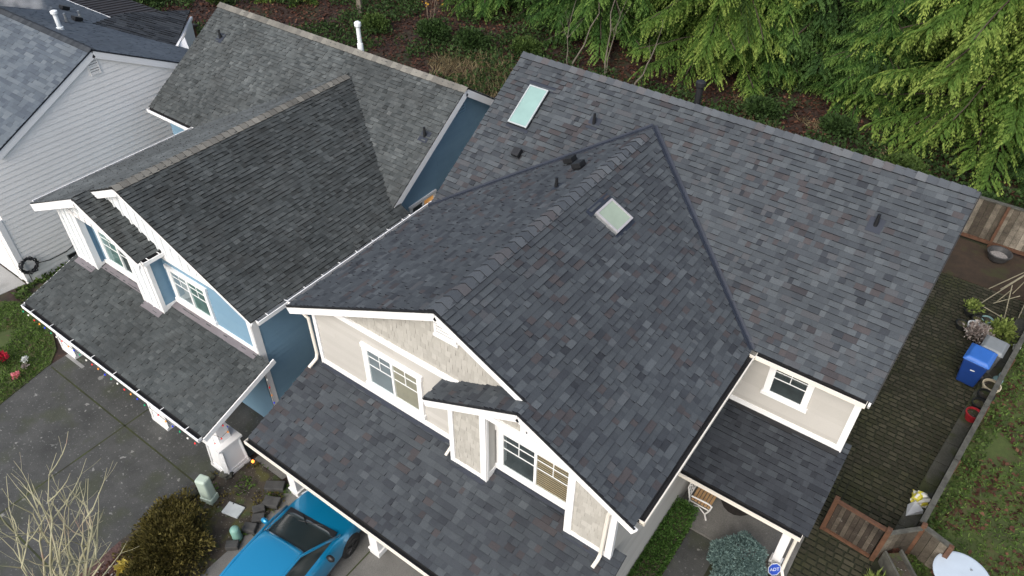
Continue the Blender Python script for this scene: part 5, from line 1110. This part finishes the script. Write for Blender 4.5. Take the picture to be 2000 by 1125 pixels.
# ------------------------------------------------------------------ conifers behind the houses
M['bark'] = plain('conifer_bark', (.075, .055, .042), .9, .4, 5)
M['bare_bark'] = plain('pale_sapling_bark', (.15, .13, .10), .8, .3, 5)
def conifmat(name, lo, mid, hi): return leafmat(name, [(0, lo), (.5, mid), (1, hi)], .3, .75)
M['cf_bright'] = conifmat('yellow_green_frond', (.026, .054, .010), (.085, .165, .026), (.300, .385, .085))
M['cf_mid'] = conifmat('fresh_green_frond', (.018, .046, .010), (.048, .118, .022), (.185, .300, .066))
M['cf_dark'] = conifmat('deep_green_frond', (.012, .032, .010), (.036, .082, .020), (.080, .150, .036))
def conifer_mesh(name, R, H, seed, nb=190, zmin=.8, mat=None, droop=1.0, L0=.22, W0=.025):
    g = np.random.default_rng(seed); Q = []; T = []; wood = MB()
    for b in range(nb):
        z = zmin+(H-zmin)*(b/nb)**.9; a = b*2.39996+g.uniform(-.35, .35)
        Lb = R*(1-.82*((z-zmin)/(H-zmin))**1.15)*g.uniform(.68, 1.12)
        lift = g.uniform(.10, .45); dr = droop*g.uniform(.55, 1.05)
        n = max(6, int(Lb/.155)); t = np.linspace(.12, 1, n)
        dirh = np.array([math.cos(a), math.sin(a), 0]); side = np.array([-dirh[1], dirh[0], 0])
        curl = g.uniform(-.25, .25)
        zz = z+Lb*(lift*t-dr*.55*t**2+.18*dr*np.maximum(t-.7, 0)*2)
        pos = dirh*(Lb*t)[:, None]+side*(curl*Lb*t**2)[:, None]; pos[:, 2] = zz
        bt = g.normal(.0, .12)
        if b % 2 == 0: wood.tube([tuple(pos[i]) for i in range(0, n, max(1, n//5))], .02, 4, cap=False)
        tang = unit(np.gradient(pos, axis=0))
        for sg in (-1, 1):
            Ls = (.30+.62*(1-np.abs(t-.45)*1.1))*g.uniform(.75, 1.2, n)*min(1.0, .45+Lb/5)
            k = 13; s = np.linspace(.08, 1, k)
            d0 = unit(side*sg*.85+tang*.75+np.array([0, 0, -.12])+g.normal(size=(n, 3))*.16)
            base = pos[:, None, :]+d0[:, None, :]*(Ls[:, None]*s[None, :])[..., None]
            base[..., 2] -= (.55*dr*Ls[:, None]*s[None, :]**2)
            tg = unit(d0[:, None, :]+np.array([0, 0, -1.1*dr])*s[None, :, None])
            for s2 in (-1, 1):
                lat = unit(np.cross(tg, np.array([0, 0, 1.0])))*s2
                d = unit(tg*.75+lat*.60+np.array([0, 0, -.42])+g.normal(size=tg.shape)*.08)
                w_ = unit(np.cross(d, np.array([0., 0, 1])+g.normal(size=d.shape)*.45))
                Ll = L0*(1-.55*s)[None, :]*g.uniform(.7, 1.2, (n, k)); Wl = W0*g.uniform(.7, 1.25, (n, k))
                keep = g.random((n, k)) < .92
                Q.append(leafquads(base[keep], d[keep], w_[keep], Ll[keep], Wl[keep]))
                tt = .14+bt+.56*s[None, :]+.20*t[:, None]+g.normal(size=(n, k))*.09  # tips paler as new growth; inner leaflets darkened for shade inside the crown
                T.append(np.clip(tt[keep], 0, 1))
    Q = np.concatenate(Q); T = np.concatenate(T)
    wood.tube([(0, 0, 0), (.03, .05, H*.5), (0, 0, H)], [.24, .16, .03], 9)
    return Q, T, wood
def conifer_root(name, label, cat, loc, Q, T, wood, mat, group):
    e = thing(name, label, cat, loc, group); qmesh('crown', Q, T, mat, e)
    o = wood.build('trunk', M['bark']); o.parent = e; return e
GRP = 'conifers behind the houses'
protos = []
for i, (R, H, sd_, mt) in enumerate(((4.6, 17, 3, 'cf_bright'), (3.9, 15, 4, 'cf_mid'), (3.4, 14, 9, 'cf_dark'))):
    protos.append((conifer_mesh('c', R, H, sd_, (270, 240, 200)[i], droop=(1.35, 1.25, 1.35)[i]), mt))
first = {}
def conifer(kind, x, y, s, rz, label, z=0):
    if kind not in first:
        (Q, T, W_), mt = protos[kind]; e = conifer_root('conifer', label, 'conifer', (x, y, z), Q, T, W_, M[mt], GRP); e.scale = (s, s, s); e.rotation_euler = (0, 0, rz); first[kind] = e; return e
    return dup(first[kind], (x, y, z), rz, label, (s, s, s))
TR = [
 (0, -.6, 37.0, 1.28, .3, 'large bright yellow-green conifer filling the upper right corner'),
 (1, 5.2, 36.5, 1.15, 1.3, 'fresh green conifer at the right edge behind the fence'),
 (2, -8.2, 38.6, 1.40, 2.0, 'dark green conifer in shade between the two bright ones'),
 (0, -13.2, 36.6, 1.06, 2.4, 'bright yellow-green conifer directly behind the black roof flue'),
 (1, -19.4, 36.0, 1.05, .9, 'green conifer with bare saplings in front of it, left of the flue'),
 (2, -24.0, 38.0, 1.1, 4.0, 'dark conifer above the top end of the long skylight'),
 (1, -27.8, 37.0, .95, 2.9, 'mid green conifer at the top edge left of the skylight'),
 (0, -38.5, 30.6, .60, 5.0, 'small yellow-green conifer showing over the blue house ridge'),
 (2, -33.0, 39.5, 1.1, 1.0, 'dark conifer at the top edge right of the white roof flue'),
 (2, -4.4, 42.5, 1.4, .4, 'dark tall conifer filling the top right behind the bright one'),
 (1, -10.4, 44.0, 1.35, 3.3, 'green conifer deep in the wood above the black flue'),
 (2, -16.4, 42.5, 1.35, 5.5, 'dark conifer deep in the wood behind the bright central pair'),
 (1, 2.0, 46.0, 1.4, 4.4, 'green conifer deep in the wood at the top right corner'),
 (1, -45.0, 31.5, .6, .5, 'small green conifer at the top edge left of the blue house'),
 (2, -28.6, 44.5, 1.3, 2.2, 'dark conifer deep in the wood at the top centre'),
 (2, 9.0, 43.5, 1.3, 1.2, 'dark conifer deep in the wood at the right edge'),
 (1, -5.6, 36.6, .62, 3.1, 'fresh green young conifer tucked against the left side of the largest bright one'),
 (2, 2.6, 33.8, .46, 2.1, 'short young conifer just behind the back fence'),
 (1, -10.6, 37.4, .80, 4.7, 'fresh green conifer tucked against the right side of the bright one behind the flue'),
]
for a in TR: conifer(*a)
# bare saplings in front of the conifers
def bare_tree(name, label, base, tips, r0, mat, group, seed, twigs=3, cat='tree', curve=.35, tl=.5):
    r = random.Random(seed); e = thing(name, label, cat, base, group); b = V3(base)
    mb = MB(); tw = MB(); fork = V3(tips[0])*.0
    for k, tp in enumerate(tips):
        tp = V3(tp); L = (tp-b).length; pts = []; nseg = 9
        off = V3((r.uniform(-1, 1), r.uniform(-1, 1), r.uniform(-.2, .5)))*curve*L*.25
        for i in range(nseg+1):
            t = i/nseg; p = b.lerp(tp, t)+off*math.sin(t*math.pi)+V3((r.uniform(-1, 1), r.uniform(-1, 1), r.uniform(-1, 1)))*.018*L*(0 < i < nseg); pts.append(p)
        mb.tube(pts, [max(.005, r0*(1-t/nseg)**.8*(1 if k == 0 else .75)) for t in range(nseg+1)], 6)
        for j in range(twigs):
            i = r.randint(3, nseg-1); d = (pts[i]-pts[i-1]).normalized(); s_ = d.orthogonal(); s_.rotate(Matrix.Rotation(r.uniform(0, 6.28), 3, d)); ll = L*r.uniform(.12, .30)*tl*2
            q = [pts[i]]; dd = (d*.9+s_*.75).normalized()
            for m_ in range(4): q.append(q[-1]+dd*ll/4); dd = (dd+V3((r.uniform(-.2, .2), r.uniform(-.2, .2), .18))).normalized()
            tw.tube(q, [max(.0035, r0*.30*(1-m_/5)) for m_ in range(5)], 4)
            for _ in range(2):
                i2 = r.randint(1, 3); dd2 = (q[i2]-q[i2-1]).normalized(); s2 = dd2.orthogonal(); s2.rotate(Matrix.Rotation(r.uniform(0, 6.28), 3, dd2)); q2 = [q[i2], q[i2]+(dd2+s2*.6)*ll*.18, q[i2]+(dd2+s2*.6)*ll*.30+V3((0, 0, .04))]; tw.tube(q2, [.004, .003, .0025], 4)
    mb.build('limbs', mat, e); tw.build('twigs', mat, e); return e
SG = 'bare saplings in front of the conifers'
bare_tree('sapling', 'straight pale bare trunk beside the white roof flue', (-33.0, 30.6, 0), [(-34.6, 31.0, 7.5)], .17, M['bare_bark'], SG, 1, 4, 'sapling')
bare_tree('sapling', 'thin bare sapling left of the pair beside the roof ridge', (-18.9, 31.4, 0), [(-18.4, 32.8, 6.5), (-18.9, 32.3, 4.5)], .045, M['bare_bark'], SG, 2, 4, 'sapling')
bare_tree('sapling', 'thin forked bare sapling right of the pair beside the roof ridge', (-16.9, 31.8, 0), [(-17.0, 33.2, 6.5), (-16.4, 33.0, 4.5)], .045, M['bare_bark'], SG, 3, 4, 'sapling')
bare_tree('sapling', 'curved bare stem over the leaf litter by the flue', (-15.0, 31.0, 0), [(-14.3, 32.0, 3.6)], .05, M['bare_bark'], SG, 5, 3, 'sapling', curve=.8)
bare_tree('sapling', 'leaning bare trunk at the top edge above the blue house', (-44.0, 25.6, 0), [(-46.3, 26.0, 4.5)], .11, M['bare_bark'], SG, 6, 3, 'sapling')
e = bare_tree('shrub', 'bare shrub with a few yellow leaves at the top edge', (-28.3, 31.6, 0), [(-28.9, 32.1, 3.2), (-27.6, 31.9, 3.0), (-28.1, 32.5, 3.6), (-27.0, 31.4, 2.4)], .035, M['twig'], None, 7, 4, 'shrub')
leafball('yellow_leaves', (.1, .2, 1.7), (.9, .7, 1.0), 130, .13, .06, leafmat('yellow_autumn_leaf', [(0, (.40, .20, .02)), (1, (.62, .40, .05))]), e, shell=.9)
# front bare tree with greenish bark
M['green_bark'] = None
m, n, l, b = mk('greenish_twig_bark'); M['green_bark'] = m
l.new(ramp(n, l, noise(n, l, 1.3, 4), [(.3, (.30, .28, .17)), (.55, (.40, .38, .24)), (.72, (.30, .17, .14))]), b.inputs['Base Color']); b.inputs['Roughness'].default_value = .75
rt = random.Random(12); tips = []
for i in range(17):
    a = rt.uniform(0, 1); tips.append((-13.3+2.3*a+rt.uniform(-.5, .5), 1.4+rt.uniform(-.6, 1.3), 2.9+rt.uniform(-.3, 1.2)))
bare_tree('bare_tree', 'leafless tree with yellowish-green twigs at the bottom left corner', (-11.9, .15, 0), tips, .055, M['green_bark'], None, 13, 5, 'tree', .5, .55)
# ------------------------------------------------------------------ undergrowth
def fkeep(x, y): return (y > 21.8) & ~((x > -25) & (x < -12) & (y < 21)) & ~((x > -1) & (x < 5.9) & (y < 28.4)) & (x < 9)
scatter('ivy_undergrowth', (-52, 9), (21.5, 44), 150000, .17, .05, M['lf_ivy'], .45, lambda x, y: fkeep(x, y) & (wave(x, y, .45, .6)+.5*wave(x, y, 1.3, 2)+.55*(np.abs(y-30.4) < 1.9)+.5*((x > -11) & (y < 35)) > .22))
scatter('leaf_litter', (-52, 9), (21.5, 46), 70000, .15, .055, M['lf_red'], .06, lambda x, y: fkeep(x, y), lie=True)
scatter('dry_grass', (-30, -14), (25, 32), 14000, .50, .012, M['lf_dry'], .05, lambda x, y: (((x+21.5)/3.8)**2+((y-28.2)/1.8)**2 < 1+.6*wave(x, y, 1.5)) , up=1.4)
scatter('dry_grass_patch', (-12, 0), (29, 33.5), 5000, .40, .012, M['lf_dry'], .05, lambda x, y: wave(x, y, .8, 1) > .45, up=1.0)
for i, (x, y, r, lb) in enumerate(((-30.5, 29.3, .8, 'rounded bramble bush below the top edge right of the white flue'), (-27.0, 30.2, 1.0, 'broad bramble bush beyond the blue house ridge'), (-24.6, 30.6, .9, 'bramble bush beside the dry grass behind the blue house'), (-21.8, 31.8, .8, 'bramble bush at the foot of the dark conifer by the skylight'), (-44.5, 24.0, 1.1, 'bramble bush behind the hipped roof at the top left'), (-47.5, 24.5, 1.2, 'bramble bush at the top left edge'), (-41.0, 26.6, .8, 'bramble bush left of the blue house roof'), (-9.0, 32.6, .8, 'dark bramble bush right of the black roof flue'), (-5.6, 33.2, .7, 'dark bramble bush below the dark shaded conifer'), (-2.2, 31.2, .8, 'ivy bush beyond the right end of the ridge'), (1.0, 30.2, .7, 'ivy bush just behind the weathered back fence'))):
    shrub('bramble_bush', lb, 'bush', (x, y, r*.45), (r, r*.8, r*.55), 2600, .16, .05, M['lf_ivy'] if i % 3 else M['lf_green'], 'bramble bushes at the wood edge', shell=.6)
# ------------------------------------------------------------------ smoke from the pale house flue
m = bpy.data.materials.new('flue_smoke'); m.use_nodes = True; n = m.node_tree.nodes; l = m.node_tree.links; n.remove(n['Principled BSDF'])
pvn = n.new('ShaderNodeVolumePrincipled'); pvn.inputs['Color'].default_value = (.9, .92, .94, 1)
tcn = n.new('ShaderNodeTexCoord'); nz = n.new('ShaderNodeTexNoise'); nz.inputs['Scale'].default_value = 1.5; nz.inputs['Detail'].default_value = 5; l.new(tcn.outputs['Object'], nz.inputs['Vector'])
mr = n.new('ShaderNodeMapRange'); mr.inputs[1].default_value = .46; mr.inputs[2].default_value = .80; mr.inputs[4].default_value = 3.6; l.new(nz.outputs['Fac'], mr.inputs[0]); l.new(mr.outputs[0], pvn.inputs['Density']); l.new(pvn.outputs[0], n['Material Output'].inputs['Volume'])
mb = MB(); sp0 = V3((-27.66, 11.56, 7.05)); mb.tube([sp0, sp0+V3((-.5, -.02, .08)), sp0+V3((-1.5, -.15, .10)), sp0+V3((-3.2, -.45, .12)), sp0+V3((-6.0, -.9, .2))], [.06, .22, .36, .55, .8], 12)
tag(mb.build('smoke', m, smooth=True), 'thin white smoke drifting left from the white flue', 'smoke', kind='stuff')
